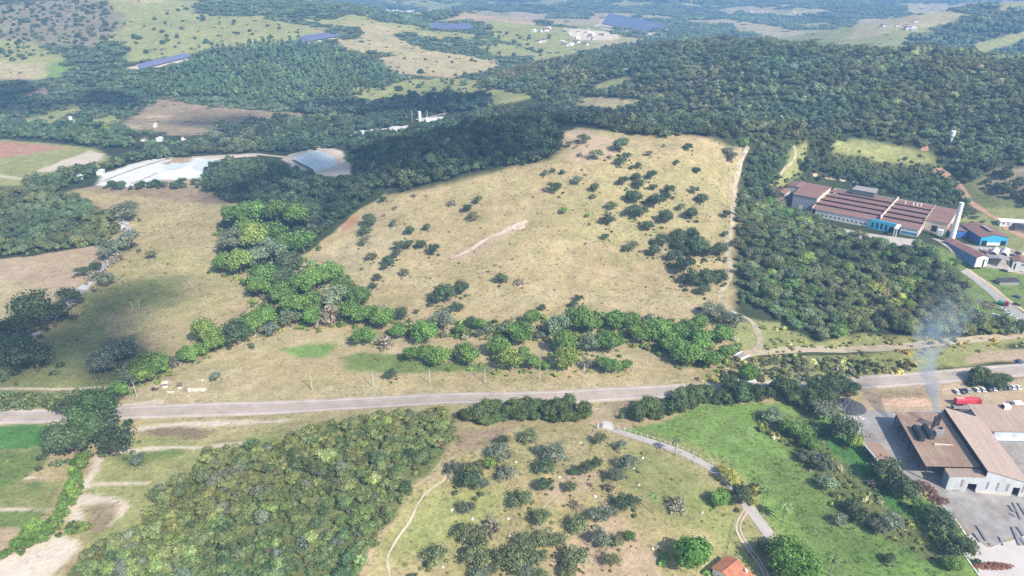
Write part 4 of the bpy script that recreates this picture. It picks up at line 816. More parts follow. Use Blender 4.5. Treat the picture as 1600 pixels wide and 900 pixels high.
wood('undergrowth', brush, [(1165, 500), (1225, 510), (1275, 538), (1350, 524), (1450, 530), (1600, 528), (1600, 545), (1500, 548), (1420, 558), (1300, 560), (1190, 562), (1200, 540)], 3.4, .9, 1.8, (.24, .24, .085), 'yellowish tall grass and scrub beside the sandy track', 19, prob=.55, odd=((.2, (.1, .13, .05)),), cat='undergrowth')
wood('hedge', wood_near, [(735, 641), (800, 637), (880, 634), (925, 640), (932, 655), (915, 662), (850, 660), (760, 662), (725, 655)], 3.0, 2.2, 3.2, (.058, .098, .036), 'tall dense hedge of trees along the highway above the front pasture', 20, spread=.12, cat='hedge')
wood('hedge', wood_near, [(955, 655), (1010, 650), (1050, 640), (1060, 625), (1100, 612), (1200, 610), (1300, 606), (1335, 603), (1345, 618), (1310, 630), (1300, 645), (1220, 628), (1120, 632), (1060, 650), (1000, 662)], 3.2, 2.4, 3.8, (.05, .082, .034), 'long dark hedge of trees between highway and green paddock', 21, spread=.2, cat='hedge')
wood('hedge', wood_near, [(1495, 596), (1530, 588), (1575, 592), (1582, 600), (1560, 606), (1510, 608)], 3.2, 2.6, 3.4, (.05, .088, .034), 'block of dark trees shading the parked cars', 22, spread=.12, cat='hedge')
wood('hedge', wood_near, [(112, 712), (140, 716), (132, 750), (112, 795), (98, 815), (60, 850), (20, 872), (5, 868), (40, 838), (80, 812), (100, 770)], 2.2, 1.3, 2.1, (.095, .165, .04), 'leafy green hedge bordering the sandy farm lane', 23, spread=.18, cat='hedge')
wood('hedge', brush, [(90, 818), (130, 822), (140, 835), (110, 842), (85, 835)], 2.2, 1.4, 2.2, (.1, .15, .04), 'clump of bushes across the sandy farm lane', 24, cat='hedge')
wood('undergrowth', brush, [(-150, 618), (120, 614), (180, 616), (185, 632), (100, 640), (-150, 644)], 3.0, 1.4, 2.6, (.095, .13, .055), 'band of bushes along the far verge of the highway', 25, cat='undergrowth')
wood('undergrowth', brush, [(1180, 642), (1270, 662), (1312, 718), (1392, 800), (1480, 845), (1520, 890), (1480, 900), (1400, 855), (1300, 785), (1230, 705), (1185, 665)], 2.8, .6, 1.7, (.135, .18, .06), 'scrubby bushes crossing the green paddock', 26, prob=.78, odd=((.25, (.24, .25, .15)), (.15, (.06, .09, .03))), cat='undergrowth')
wood('undergrowth', brush, [(1395, 740), (1470, 790), (1510, 840), (1528, 900), (1500, 900), (1460, 830), (1400, 770)], 3.2, 1.0, 2.2, (.10, .15, .045), 'bushes against the edge of the steel yard', 27, prob=.7, cat='undergrowth')
wood('undergrowth', brush, [(600, 880), (700, 740), (760, 680), (930, 680), (1080, 740), (1150, 850), (1050, 920), (700, 920)], 7, .35, .9, (.15, .16, .08), 'low shrublets dotted over the front pasture', 28, prob=.42, odd=((.3, (.22, .19, .13)),), cat='undergrowth')
wood('undergrowth', brush, [(500, 410), (600, 310), (780, 275), (880, 215), (1140, 235), (1130, 460), (1000, 490), (720, 485)], 9, .35, .9, (.13, .135, .065), 'low shrublets dotted over the hill pasture', 29, prob=.45, odd=((.3, (.2, .17, .11)),), cat='undergrowth')
wood('undergrowth', brush, [(120, 570), (160, 500), (250, 480), (380, 430), (330, 330), (230, 310), (200, 400), (100, 500), (40, 600)], 8, .4, 1.0, (.13, .135, .06), 'low shrublets dotted over the meadow by the wash', 30, prob=.45, cat='undergrowth')
wood('undergrowth', brush, [(80, 505), (115, 470), (170, 412), (200, 350), (215, 370), (180, 420), (130, 470), (100, 505)], 4.5, 1.0, 2.4, (.12, .115, .085), 'greyish scrub lining the rocky wash', 31, prob=.6, cat='undergrowth')
wood('undergrowth', brush, [(1300, 225), (1450, 240), (1490, 275), (1420, 275), (1300, 255)], 6, 1.2, 2.6, (.11, .14, .05), 'bushes on the yellowish clearing above the factory', 32, prob=.5, cat='undergrowth')
wood('undergrowth', brush, [(1160, 232), (1235, 226), (1310, 216), (1480, 262), (1502, 322), (1440, 315), (1340, 292), (1265, 276), (1240, 282), (1195, 335), (1150, 340)], 4.2, 1.2, 2.6, (.085, .11, .048), 'bushy undergrowth on the slopes behind the factory', 33, prob=.85, holes=([(1300, 222), (1330, 215), (1400, 228), (1450, 238), (1470, 260), (1420, 256), (1350, 246), (1305, 240)], [(1165, 226), (1175, 230), (1158, 270), (1150, 335), (1138, 335), (1148, 270)], [(1212, 285), (1222, 264), (1236, 236), (1236, 226), (1250, 226), (1248, 250), (1226, 285)]), cat='undergrowth')
# far woods follow the same pattern as the land cover; clearings stay clear
def far_scatter(name, y0, y1, sp, rmin, rmax, seed, base, label):
    rg = np.random.default_rng(seed)
    X, Y = np.meshgrid(np.arange(-.80 * y1 - 250, .80 * y1 + 250, sp), np.arange(y0, y1, sp)); X = X.ravel(); Y = Y.ravel()
    X = X + rg.uniform(-.5, .5, len(X)) * sp; Y = Y + rg.uniform(-.5, .5, len(X)) * sp
    ok = np.abs(X) < .80 * Y + 250; X, Y = X[ok], Y[ok]
    fm_ = farmask(X, Y); ok = (fm_ > 0) | (rg.random(len(X)) < .06 + .10 * (fm_ > -.35)); X, Y, fm_ = X[ok], Y[ok], fm_[ok]
    for wp in CLEAR:
        if wp[:, 1].max() < y0: continue
        s_ = (X > wp[:, 0].min()) & (X < wp[:, 0].max()) & (Y > wp[:, 1].min()) & (Y < wp[:, 1].max())
        ins = np.zeros(len(X), bool); ins[s_] = (sdist(wp, X[s_], Y[s_]) > 0) & (rg.random(s_.sum()) > .10); X, Y, fm_ = X[~ins], Y[~ins], fm_[~ins]
    near = ridge(X, Y, RIGHT, 330, 260) > 25; X, Y, fm_ = X[~near], Y[~near], fm_[~near]
    n = len(X); inc = np.zeros(n, bool)
    for wp in CLEAR:
        if wp[:, 1].max() >= y0: inc |= sdist(wp, X, Y) > 0
    R = rg.uniform(rmin, rmax, n) * np.where((fm_ > 0) & ~inc, 1, rg.uniform(.25, .5, n))
    s = np.stack([R, R, R * rg.uniform(.6, .95, n)], 1)
    return scatter(name, groves, np.stack([X, Y, H(X, Y) - .4], 1), s, tints(rg, n, base, .2), label, 'forest', seed)
far_scatter('forest', 870, 1700, 15, 8, 12, 61, (.058, .088, .045), 'patchwork of woods in the middle distance beyond the hill')
far_scatter('forest', 1700, 3400, 26, 14, 21, 62, (.058, .086, .046), 'far patchwork of woods on the rolling plain')
far_scatter('forest', 3400, 9000, 60, 32, 48, 63, (.058, .086, .048), 'hazy farthest woods toward the horizon')

wood('forest', groves, [(1375, 84), (1420, 62), (1500, 35), (1610, 12), (1750, 6), (1750, 50), (1610, 95), (1500, 95)], 20, 11, 15, (.055, .084, .046), 'forest covering the far hill past the end of the ridge', 64, holes=([(1488, 85), (1540, 62), (1620, 45), (1620, 55), (1550, 82), (1500, 90)],))
# grass tufts: small upright blades that roughen the near pastures
def tuft(seed):
    rg = np.random.default_rng(seed); V = []; Fc = []
    for k in range(16):
        a = rg.uniform(0, 6.28); r = rg.uniform(.1, .8); c = np.array([r * math.cos(a), r * math.sin(a), 0]); l = rg.uniform(.5, 1.1); t = np.array([-math.sin(a + rg.uniform(-1, 1)), math.cos(a), 0]) * .22
        tip = c + np.array([math.cos(a) * .4, math.sin(a) * .4, l]); n = len(V); V += [tuple(c - t), tuple(c + t), tuple(tip)]; Fc.append((n, n + 1, n + 2))
    me = bpy.data.meshes.new('tuft'); me.from_pydata(V, [], Fc); me.materials.append(LEAF_INS); me.attributes.new('var', 'FLOAT', 'FACE').data.foreach_set('value', rg.uniform(.7, 1.3, len(Fc)).astype(np.float32)); return me
tufts = proto_collection('tufts', [tuft(500 + i) for i in range(5)]); NG[tufts.name] = scatter_tree(tufts)
def grass(pp, sp, r0, r1, base, label, seed, prob, odd=()):
    wood('grass', tufts, pp, sp, r0, r1, tuple(c_ / TB for c_ in base), label, seed, prob=prob, odd=tuple((f, tuple(c_ / TB for c_ in q_)) for f, q_ in odd), cat='grass', spread=.25)
grass([(700, 668), (930, 665), (1000, 692), (1100, 737), (1160, 800), (1215, 900), (1230, 960), (540, 960), (552, 905), (610, 828), (650, 768), (690, 718)], 1.5, .25, .6, (.33, .30, .15), 'dry grass tufts of the front pasture', 71, .62, ((.3, (.20, .21, .09)),))
grass([(960, 674), (1050, 657), (1090, 632), (1260, 632), (1345, 662), (1410, 757), (1530, 872), (1550, 950), (1300, 960), (1230, 880), (1180, 800), (1110, 735), (1030, 692)], 1.4, .3, .75, (.19, .27, .075), 'long green grass of the paddock', 72, .7, ((.25, (.28, .30, .13)), (.15, (.11, .19, .05))))
grass([(190, 632), (330, 550), (470, 515), (640, 537), (1000, 532), (1080, 590), (800, 610), (540, 620)], 2.0, .25, .6, (.38, .33, .19), 'dry roadside grass tufts', 73, .6, ((.25, (.24, .24, .11)),))
grass([(480, 402), (600, 306), (780, 268), (885, 242), (960, 216), (1160, 232), (1140, 400), (1138, 470), (1090, 510), (820, 500), (620, 480)], 2.7, .3, .75, (.36, .31, .17), 'dry grass tufts of the hill pasture', 74, .6, ((.25, (.23, .22, .10)),))
grass([(110, 302), (330, 302), (345, 345), (338, 402), (420, 472), (335, 546), (180, 612), (0, 612), (60, 527), (150, 447), (212, 390)], 2.6, .3, .8, (.34, .30, .15), 'dry grass tufts of the meadow by the wash', 75, .6, ((.3, (.22, .22, .09)),))
grass([(-40, 672), (190, 660), (540, 645), (400, 690), (310, 720), (240, 775), (150, 850), (120, 840), (135, 740), (80, 715), (-40, 800)], 1.6, .25, .6, (.25, .28, .10), 'mixed grass of the small plots by the farm lane', 76, .6, ((.25, (.34, .29, .15)),))

# low regrowth and weeds around the feet of the single trees
rr = np.random.default_rng(88); PP = []; SS = []; TT = []
for zone, k, p, R in placed:
    if KIND[k][0] == 'palm': continue
    tint = np.array(KIND[k][1]) * TB
    for j in range(int(rr.integers(4, 9))):
        a = rr.uniform(0, 6.28); d = R * rr.uniform(.65, 1.35); r = R * rr.uniform(.10, .30); x, y = p[0] + d * math.cos(a), p[1] + d * math.sin(a)
        if np.min((rp[:, 0] - x) ** 2 + (rp[:, 1] - y) ** 2) < 81: continue
        PP.append((x, y)); SS.append((r, r, r * rr.uniform(.7, 1.4))); TT.append(tint * rr.uniform(.8, 1.5) * np.array([1.15, 1.05, 1]))
PP = np.array(PP); PP = np.concatenate([PP, (H(PP[:, 0], PP[:, 1]) - .1)[:, None]], 1)
scatter('undergrowth', brush, PP, np.array(SS), np.array(TT), 'low regrowth and weeds around the feet of single trees', 'undergrowth', 89)
# ------------------------------------------------------------------ building materials
W = mat('white_wall', (.74, .73, .71), .8, .07, .5, stain=(.60, .57, .53), stain_amt=.5)
CREAM = mat('cream_wall', (.66, .58, .47), .85, .08, .5, stain=(.52, .44, .35))
RUST = mat('rusty_sheet', (.33, .22, .155), .8, .15, .5, streak=(1.6, .12, 1), corr=3.0, stain=(.42, .30, .21), stain_amt=.9)
TANR = mat('dusty_sheet', (.42, .315, .235), .8, .12, .5, streak=(1.6, .12, 1), corr=3.0, stain=(.42, .31, .25), stain_amt=.9)
PINKR = mat('dusty_pink_sheet', (.45, .345, .275), .8, .11, .5, streak=(1.6, .12, 1), corr=3.0, stain=(.46, .34, .29), stain_amt=.8)
GREYW = mat('grey_sheet', (.50, .54, .58), .6, .06, .5, corr=4.0)
TILE = mat('clay_tile_roof', (.255, .145, .12), .85, .22, .5, streak=(.12, 1.6, 1), corr=4.0, stain=(.26, .14, .125), stain_amt=.8)
TILE2 = mat('orange_tile_roof', (.56, .215, .115), .85, .2, .9, corr=6.0, stain=(.42, .18, .11), stain_amt=.7)
BLUE_SHADED = mat('blue_sheet_shaded', (.05, .15, .42), .55, .06, .5, corr=4.0); CYAN_LIT = mat('cyan_sheet_lit', (.06, .42, .62), .55, .05, .5, corr=4.0)  # shade and sunlight on the blue hall's sheet are put into these two colours
DARK = mat('dark_opening_shade', (.018, .018, .02), .9, .1); DGREY = mat('sooty_steel', (.05, .05, .055), .7, .25, 1.2)
FIBRE = mat('grey_fibre_roof', (.33, .30, .30), .9, .12, .4, corr=3.0); GLASS = glass('window_glass', (.05, .06, .075))
POLEM = mat('weathered_concrete', (.55, .51, .45), .9, .1, 2); STEEL = mat('steel_bars', (.42, .41, .42), .5, .25, 1.5, metal=.3); RUSTB = mat('rusty_scrap', (.17, .09, .06), .9, .4, 1.5)
TYRE = mat('tyre', (.02, .02, .02), .9, .1)
def slab(parent, name, m, x0, z0, x1, z1, y0, y1, th=.22):
    return MB().extrude([(x0, z0), (x1, z1), (x1, z1 + th), (x0, z0 + th)], y0, y1).build(name, m, parent)
def slab_y(parent, name, m, y0, z0, y1, z1, x0, x1, th=.22):
    return MB().extrude([(y0, z0), (y1, z1), (y1, z1 + th), (y0, z0 + th)], x0, x1, 'x').build(name, m, parent)
def bx(parent, name, m, *a): return MB().box(*a).build(name, m, parent)
def wall_x(parent, name, m, x0, x1, top, y0, y1, openings=(), z0=-1.5):
    """wall along x with real openings; top(x) gives its height"""
    cuts = sorted({x0, x1, *[c for o in openings for c in o[:2]]}); mb = MB()
    for a, c in zip(cuts[:-1], cuts[1:]):
        op = [o for o in openings if o[0] <= a and o[1] >= c]
        if not op: mb.extrude([(a, z0), (c, z0), (c, top(c)), (a, top(a))], y0, y1)
        else:
            mb.extrude([(a, op[0][3]), (c, op[0][3]), (c, top(c)), (a, top(a))], y0, y1)
            if op[0][2] > z0: mb.box(a, c, y0, y1, z0, op[0][2])
    return mb.build(name, m, parent)
# ------------------------------------------------------------------ foundry
fr = empty('foundry_hall', (173, 231, 0), math.radians(-8.8)); tag(fr, 'large foundry hall with dusty rust-tan roofs and white front', 'factory')
lt = lambda x: 7 + 2 * x / 20; rt = lambda x: 11.5 - 4 * (x - 20) / 16
r1 = slab(fr, 'roof', RUST, -.6, 6.95, 19.9, 9, 3, 42); tag(r1, 'rusty brown lower roof carrying the smoking stacks')
slab(fr, 'roof', TANR, 6.6, 6.9, 19.9, 8.3, -2.4, 2.9)
r2 = slab(fr, 'roof', PINKR, 19.7, 11.6, 36.6, 7.4, -2.5, 42.3); tag(r2, 'pinkish tan upper roof sloping away from the stacks')
bx(fr, 'shaded_clerestory', DARK, 19.95, 20.15, -1.9, 42, 8.6, 11.55)  # unlit face of the roof step is put into its near-black colour
FW = mat('foundry_wall', (.56, .585, .60), .8, .1, .5, stain=(.46, .45, .43), stain_amt=.6, streak=(1.5, 1, .3))
fac = wall_x(fr, 'front_wall', FW, 6.9, 20.2, lambda x: 6.6 + 1.4 * (x - 6.9) / 13, -2.1, -1.85, [(14.6, 18, -1.5, 4.2)])
fac2 = wall_x(fr, 'front_wall', FW, 20.2, 36.2, lambda x: rt(x) - .05, -2.13, -1.85, [(31.6, 34.2, -1.5, 4.4)])
for x in (11.8, 21.4, 25.2, 29.0): bx(fr, 'louvre', FIBRE, x, x + .9, -2.19, -2.06, 2.2, 6.0)
bx(fr, 'louvre', FIBRE, 34.9, 35.7, -2.19, -2.06, 2.2, 6.0)
bx(fr, 'plinth', CREAM, 18.2, 31.4, -2.35, -2.14, -1, .8)
sidew = MB().box(6.9, 7.1, -1.84, 3, -1.5, 6.6).build('side_wall', GREYW, fr)
for y in (-.8, .7, 2.1): bx(sidew, 'panel', mat('blue_grey_panel', (.22, .27, .33), .7, .1), 6.82, 6.9, y - .5, y + .5, .5, 5.6)
for k in range(7): bx(fr, 'column', DGREY, .1, .5, 3.2 + k * 6.4, 3.6 + k * 6.4, -1, 7.05)
bx(fr, 'back_wall', GREYW, 0, 36, 41.7, 41.95, -1, 7.0); bx(fr, 'side_wall', GREYW, 35.9, 36.15, -1.8, 41.6, -1, 7.5)
bx(fr, 'inner_wall', DGREY, 9, 9.3, 6, 41, -1, 7.6)
for (a, c, d, e, h) in ((2.2, 4.4, 19.5, 29, 10.0), (6.6, 8.8, 21, 30, 10.4)): 
    hood = MB().extrude([(a, 7.3), (c, 7.4), (c, h - .8), ((a + c) / 2, h), (a, h - .8)], d, e).build('roof_ventilator', DGREY, fr)
    bx(hood, 'slot', DARK, a - .05, a - .01, d + .3, e - .3, 7.9, 9.0)
for k, (x, y) in enumerate(((11.6, 30.6), (12.9, 31.2), (14.2, 31.8))):
    st = MB().tube([(x, y, 7.6), (x, y, 13.2 + .5 * k)], .42, 10).build('stack', DGREY, fr); MB().tube([(x, y, 13.25 + .5 * k), (x, y, 13.8 + .5 * k)], .55, 10).build('cowl', DGREY, st)
MB().tube([(9, 27, 8.2), (10.5, 27.5, 11.5), (12.9, 30.2, 11.8)], .5, 8).build('duct', DGREY, fr)
MB().tube([(10, 24, 8.2), (12, 24.5, 9.8), (14.6, 27, 9.8), (15, 30, 9.0)], .45, 8).build('duct', FIBRE, fr)
bx(fr, 'filter_box', FIBRE, 10.2, 13.4, 23, 26.4, 8, 10.2)
bx(fr, 'ridge_strip', CREAM, 7.5, 15.5, 17.2, 17.7, 8.0, 8.75)
rh = empty('rear_hall', (218, 259.5, 0), math.radians(-2)); tag(rh, 'long low hall with tan roof and white front behind the foundry', 'factory')
slab_y(rh, 'roof', TANR, -.6, 6.2, 17, 8.6, -4, 60); wall_x(rh, 'front_wall', GREYW, 0, 58, lambda x: 6.1, 0, .25, [(3 + 7 * k, 8.4 + 7 * k, 2.6, 5.2) for k in range(7)])
for k in range(7): bx(rh, 'window', mat('pale_pane', (.55, .6, .66), .3, .05), 3 + 7 * k, 8.4 + 7 * k, .06, .2, 2.6, 5.2)
bx(rh, 'ledge', W, -.2, 58, -1.1, -.03, 1.6, 2.3); bx(rh, 'back_wall', GREYW, 0, 58, 16, 16.25, -1, 8.3); bx(rh, 'side_wall', GREYW, .01, .25, .3, 15.9, -1, 6.3)
v = bx(rh, 'roof_ventilator', W, 11, 14, 13.5, 16, 8.1, 10.4); bx(v, 'slot', DARK, 10.9, 10.98, 13.8, 15.7, 8.4, 10)
sh = empty('open_shed', (160, 247.8, 0), math.radians(5)); tag(sh, 'small open shed with brown sheet roof beside the paddock', 'shed')
slab(sh, 'roof', mat('brown_sheet', (.36, .23, .17), .8, .08, .5, corr=3.0), -3.6, 4.1, 4, 3.6, -5.8, 5.6); bx(sh, 'fascia', W, -3.95, -3.62, -5.9, 5.7, 3.8, 4.4)
bx(sh, 'wall', CREAM, -3, 3.6, -5.4, -5.15, -.5, 3.7); bx(sh, 'wall', CREAM, 3.35, 3.6, -5.1, 5.3, -.5, 3.6); bx(sh, 'wall', CREAM, -3, 3.3, 5.1, 5.3, -.5, 3.7)
for y in (-4.8, 0, 4.8): bx(sh, 'post', DGREY, -3.4, -3.15, y - .12, y + .12, -.5, 4)
def lump(name, px, py, rx, ry, h, m, label, cat, seed, kind=None, z0=0, rz=0):
    p = at(px, py); rg = np.random.default_rng(seed); n = 26; mb = MB(); V = []
    for j in range(n + 1):
        for i in range(n + 1):
            x, y = (i / n * 2 - 1), (j / n * 2 - 1); r = math.hypot(x, y)
            z = h * max(0, 1 - r) ** .8 * (1 + .5 * float(fbm(x * 2.2 + seed, y * 2.2, seed, 3))) + .3 * h * rg.uniform(-.25, .25) * (r < .95)
            V.append((x * rx, y * ry, z - .25 + (.0 if r < 1 else -.6)))
    mb.v = V; mb.f = [(j * (n + 1) + i, j * (n + 1) + i + 1, (j + 1) * (n + 1) + i + 1, (j + 1) * (n + 1) + i) for j in range(n) for i in range(n)]
    return tag(mb.build(name, m, None, tuple(p), rz), label, cat, kind=kind)
lump('coal_heap', 1326, 636, 8.5, 7.5, 4.2, mat('coal', (.075, .075, .085), .8, .35, .8), 'dark grey coal heap by the hedge behind the foundry', 'heap', 3)
lump('earth_bank', 1412, 628, 15, 4.5, 2.2, mat('banked_earth', (.46, .31, .22), .95, .15, .5), 'bank of orange earth along the back of the foundry', 'bank', 5)
def scrap(px, py, rx, ry, h, n, m, label, seed, size=1.2):
    p = at(px, py); rg = np.random.default_rng(seed); mb = MB()
    for i in range(n):
        a, r = rg.uniform(0, 6.28), math.sqrt(rg.random()); c = Vector((rx * r * math.cos(a), ry * r * math.sin(a), h * (1 - r) * rg.random() + .1))
        d = Vector(rg.normal(size=3)); d.z *= .35; d.normalize(); l = size * rg.uniform(.4, 1.3)
        mb.tube([c - d * l * .5, c + d * l * .5], rg.uniform(.08, .3), 5)
    return tag(mb.build('scrap_heap', m, None, tuple(p)), label, 'scrap', kind='stuff')
scrap(1450, 767, 3.6, 6.5, 1.6, 170, RUSTB, 'tangled dark rusty scrap heap beside the foundry corner', 1)
scrap(1467, 783, 4.2, 2.6, 1.3, 110, RUSTB, 'flat rusty scrap heap at the paddock edge', 2)
scrap(1551, 885, 7.6, 1.7, 1.3, 420, mat('rusty_turnings', (.25, .115, .07), .95, .3, 1.2), 'long reddish heap of rusty turnings on the pale apron', 3, .8)
scrap(1533, 476, 9, 7, .9, 190, mat('mixed_scrap', (.20, .15, .125), .9, .4, .5), 'mixed scrap spread beside the works road', 4, 1.6)
scrap(1506, 765, 9, 1, .7, 34, FIBRE, 'loose steel offcuts along the foundry front', 6, 1.6)
scrap(1408, 650, 3.2, 1.8, .7, 30, W, 'pale rubble at the back corner of the foundry', 7, 1.1)
scrap(1340, 654, 3.4, 1.3, .6, 26, W, 'white rubble below the coal heap', 8, .9)
scrap(1356, 681, 2.6, 1.7, .8, 22, FIBRE, 'grey scrap beside the small brown-roofed shed', 9, 1.3)
def bundle(px0, py0, px1, py1, n, label):
    a, c = at(px0, py0), at(px1, py1); d = c - a; Lg = float(np.hypot(d[0], d[1])); e = empty('steel_bundle', (a[0], a[1], a[2] + .08), math.atan2(d[1], d[0]))
    me = MB().box(0, Lg, -.14, .14, .14, .5).mesh('bar', STEEL); bx(e, 'bearer', DGREY, .3, .55, -.2, n * .42, 0, .13); bx(e, 'bearer', DGREY, Lg - .55, Lg - .3, -.2, n * .42, 0, .13)
    for k in range(n):
        b_ = link('bar', me, e); b_.location = (.1 * math.sin(k * 2.1), k * .4, 0)
    return tag(e, label, 'steel bars', 'bundles of steel bars in the yard')
for i, r in enumerate([((1525, 822, 1540, 846), 3, 'longest pair of steel bars nearer the paddock fence'), ((1521, 834, 1531, 848), 2, 'short dark steel bundle beside the longest pair'), ((1546, 852, 1566, 850), 2, 'low steel bundle lying crosswise in the yard'), ((1561, 840, 1567, 853), 1, 'single upright-lying bar closing the crosswise bundle'),
     ((1575, 790, 1583, 800), 3, 'stubby steel bundle closest to the foundry front'), ((1582, 786, 1594, 812), 2, 'long slim steel bundle next to the stubby one'), ((1590, 787, 1602, 806), 3, 'broad steel bundle by the edge near the foundry front'), ((1577, 803, 1586, 808), 2, 'tiny steel bundle below the stubby one'), ((1580, 824, 1592, 853), 3, 'long steel bundle of the lower row'), ((1588, 824, 1598, 838), 3, 'short steel bundle at the top of the lower row'), ((1592, 840, 1604, 856), 3, 'steel bundle at the bottom of the lower row')]):
    bundle(*r[0], r[1], r[2])
kb = px_path([(1455, 772), (1472, 790), (1488, 806), (1510, 838), (1512, 852), (1508, 868), (1530, 900)], 3); o = ribbon('yard_kerb', kb, .5, W, .25, cross=1); tag(o, 'pale kerb wall bounding the steel yard', 'kerb', kind='structure')
# ------------------------------------------------------------------ white-fronted factory
G = 14.0
fa = empty('factory_hall', (295.5, 480, G), math.radians(-38)); tag(fa, 'wide factory hall with clay-red roof, white front and blue entrance', 'factory')
sk = -4
wall_x(fa, 'front_wall', W, -73, -33, lambda x: 6.0, 0, .3, [(-71.5 + 3.15 * k, -69.9 + 3.15 * k, 1.6, 2.9) for k in range(12)], sk)
for k in range(12): bx(fa, 'window', GLASS, -71.5 + 3.15 * k, -69.9 + 3.15 * k, .12, .25, 1.6, 2.9)
en = wall_x(fa, 'entrance', CYAN_LIT, -33, -15, lambda x: 7.2, -1.2, 0.3, [(-31.6 + 3.1 * k, -29.9 + 3.1 * k, .8, 5.2) for k in range(4)] + [(-19.2, -15.6, 0, 4.2)], sk)
for k in range(4): bx(en, 'window', GLASS, -31.6 + 3.1 * k, -29.9 + 3.1 * k, -.4, -.3, .8, 5.2)
bx(en, 'porch', DARK, -19.2, -15.6, -.2, .1, 0, 4.2)
cn = bx(fa, 'canopy', W, -14.9, -12.2, -9, 1.5, 5.6, 6.6); bx(cn, 'pillar', W, -14.6, -14, -8.8, -8.2, sk, 5.6); bx(cn, 'pillar', W, -13, -12.4, -8.8, -8.2, sk, 5.6)
wall_x(fa, 'front_wall', W, -12, 0, lambda x: 6.0, 0, .3, [(-11.4, -.8, .5, 2.6)], sk); bx(fa, 'window_band', mat('blue_glazing', (.07, .25, .42), .3, .05), -11.4, -.8, .1, .25, .5, 2.6)
for k in range(5): bx(fa, 'window', GLASS, -11 + 2.1 * k, -9.6 + 2.1 * k, -.06, .0, 4.2, 4.9)
bx(fa, 'side_wall', CREAM, -.25, .02, .32, 22, sk, 6.0); bx(fa, 'side_wall', CREAM, -.25, .05, 22, 62, sk, 8.5); bx(fa, 'back_wall', CREAM, -76, 0, 61.8, 62, sk, 8)
bx(fa, 'side_wall', CREAM, -76, -75.7, 0.3, 62, sk, 7.5)
dor = bx(fa, 'side_door', DARK, .04, .1, 26, 30, -1, 4)
bx(fa, 'divider_wall', CREAM, -27.5, -26.8, 3, 62, 5, 9.6)
slab_y(fa, 'roof', TILE, -.5, 6.05, 9, 7.2, -75, -27.6); slab_y(fa, 'roof', TILE, -.5, 6.05, 9, 7.2, -26.7, .3)
def saw(x0, x1, y0, y1, zlo, inset0, inset1):
    """one bay: a low dark monitor face, then a roof plane falling away"""
    bx(fa, 'monitor', DARK, x0 + inset0, x1 - inset1, y0, y0 + .25, zlo - .2, zlo + 1.35)
    slab_y(fa, 'roof', TILE, y0 - .1, zlo + 1.4, y1, zlo + .1, x0, x1)
for k in range(4): saw(-75.6, -27.6, 9.2 + 12.4 * k, 9.2 + 12.4 * (k + 1) - .2, 7.1, 3 + 3 * (k % 2), 4 + 2 * (k % 3))
for k in range(3): saw(-26.7, 0.2, 9.2 + 12.4 * k, 9.2 + 12.4 * (k + 1) - .2, 7.1, 2.5, 3)
slab_y(fa, 'roof', TILE, 46.6, 8.2, 62.5, 7.2, -26.7, .3)
bx(fa, 'wing_wall', CREAM, .3, 15, 24, 24.25, sk, 6.6); bx(fa, 'wing_wall', CREAM, 14.75, 15, 24.3, 60, sk, 6.6); slab_y(fa, 'roof', TILE, 23.6, 6.65, 60.5, 8.0, .4, 15.4); bx(fa, 'wing_door', DARK, 5, 8.5, 23.9, 24, -1, 3.6); bx(fa, 'tank', W, 10, 13.5, 16, 20, -1, 3.2)
ph = bx(fa, 'penthouse', mat('dark_block', (.13, .13, .14), .8, .1), -60, -43, 50, 62.5, 6.5, 12.5); bx(ph, 'parapet', FIBRE, -60.2, -42.8, 49.8, 62.7, 12.5, 12.8)
for (x, y) in ((-20, 51), (-14, 50), (-11.5, 51), (-9, 52)): MB().tube([(x, y, 7), (x, y, 10.2)], .6, 8).build('roof_vent', W, fa)
ta_ = empty('tall_hall', (295.5, 480, G), math.radians(-38)); tag(ta_, 'tall grey-walled hall with brown roof at the factory end', 'factory')
bx(ta_, 'wall', mat('blue_grey_wall', (.30, .31, .34), .8, .06), -95, -76.4, 12, 12.3, sk, 11); bx(ta_, 'wall', CREAM, -76.7, -76.4, 12.3, 50, sk, 11); bx(ta_, 'wall', FIBRE, -95, -94.7, 12.3, 50, sk, 11); bx(ta_, 'wall', FIBRE, -94.7, -76.7, 49.7, 50, sk, 11)
slab_y(ta_, 'roof', TILE, 11.5, 11.05, 31, 12.4, -95.6, -75.9); slab_y(ta_, 'roof', TILE, 31, 12.4, 50.5, 11.05, -95.6, -75.9); bx(ta_, 'door', W, -89, -86.5, 11.9, 12, sk, 3)
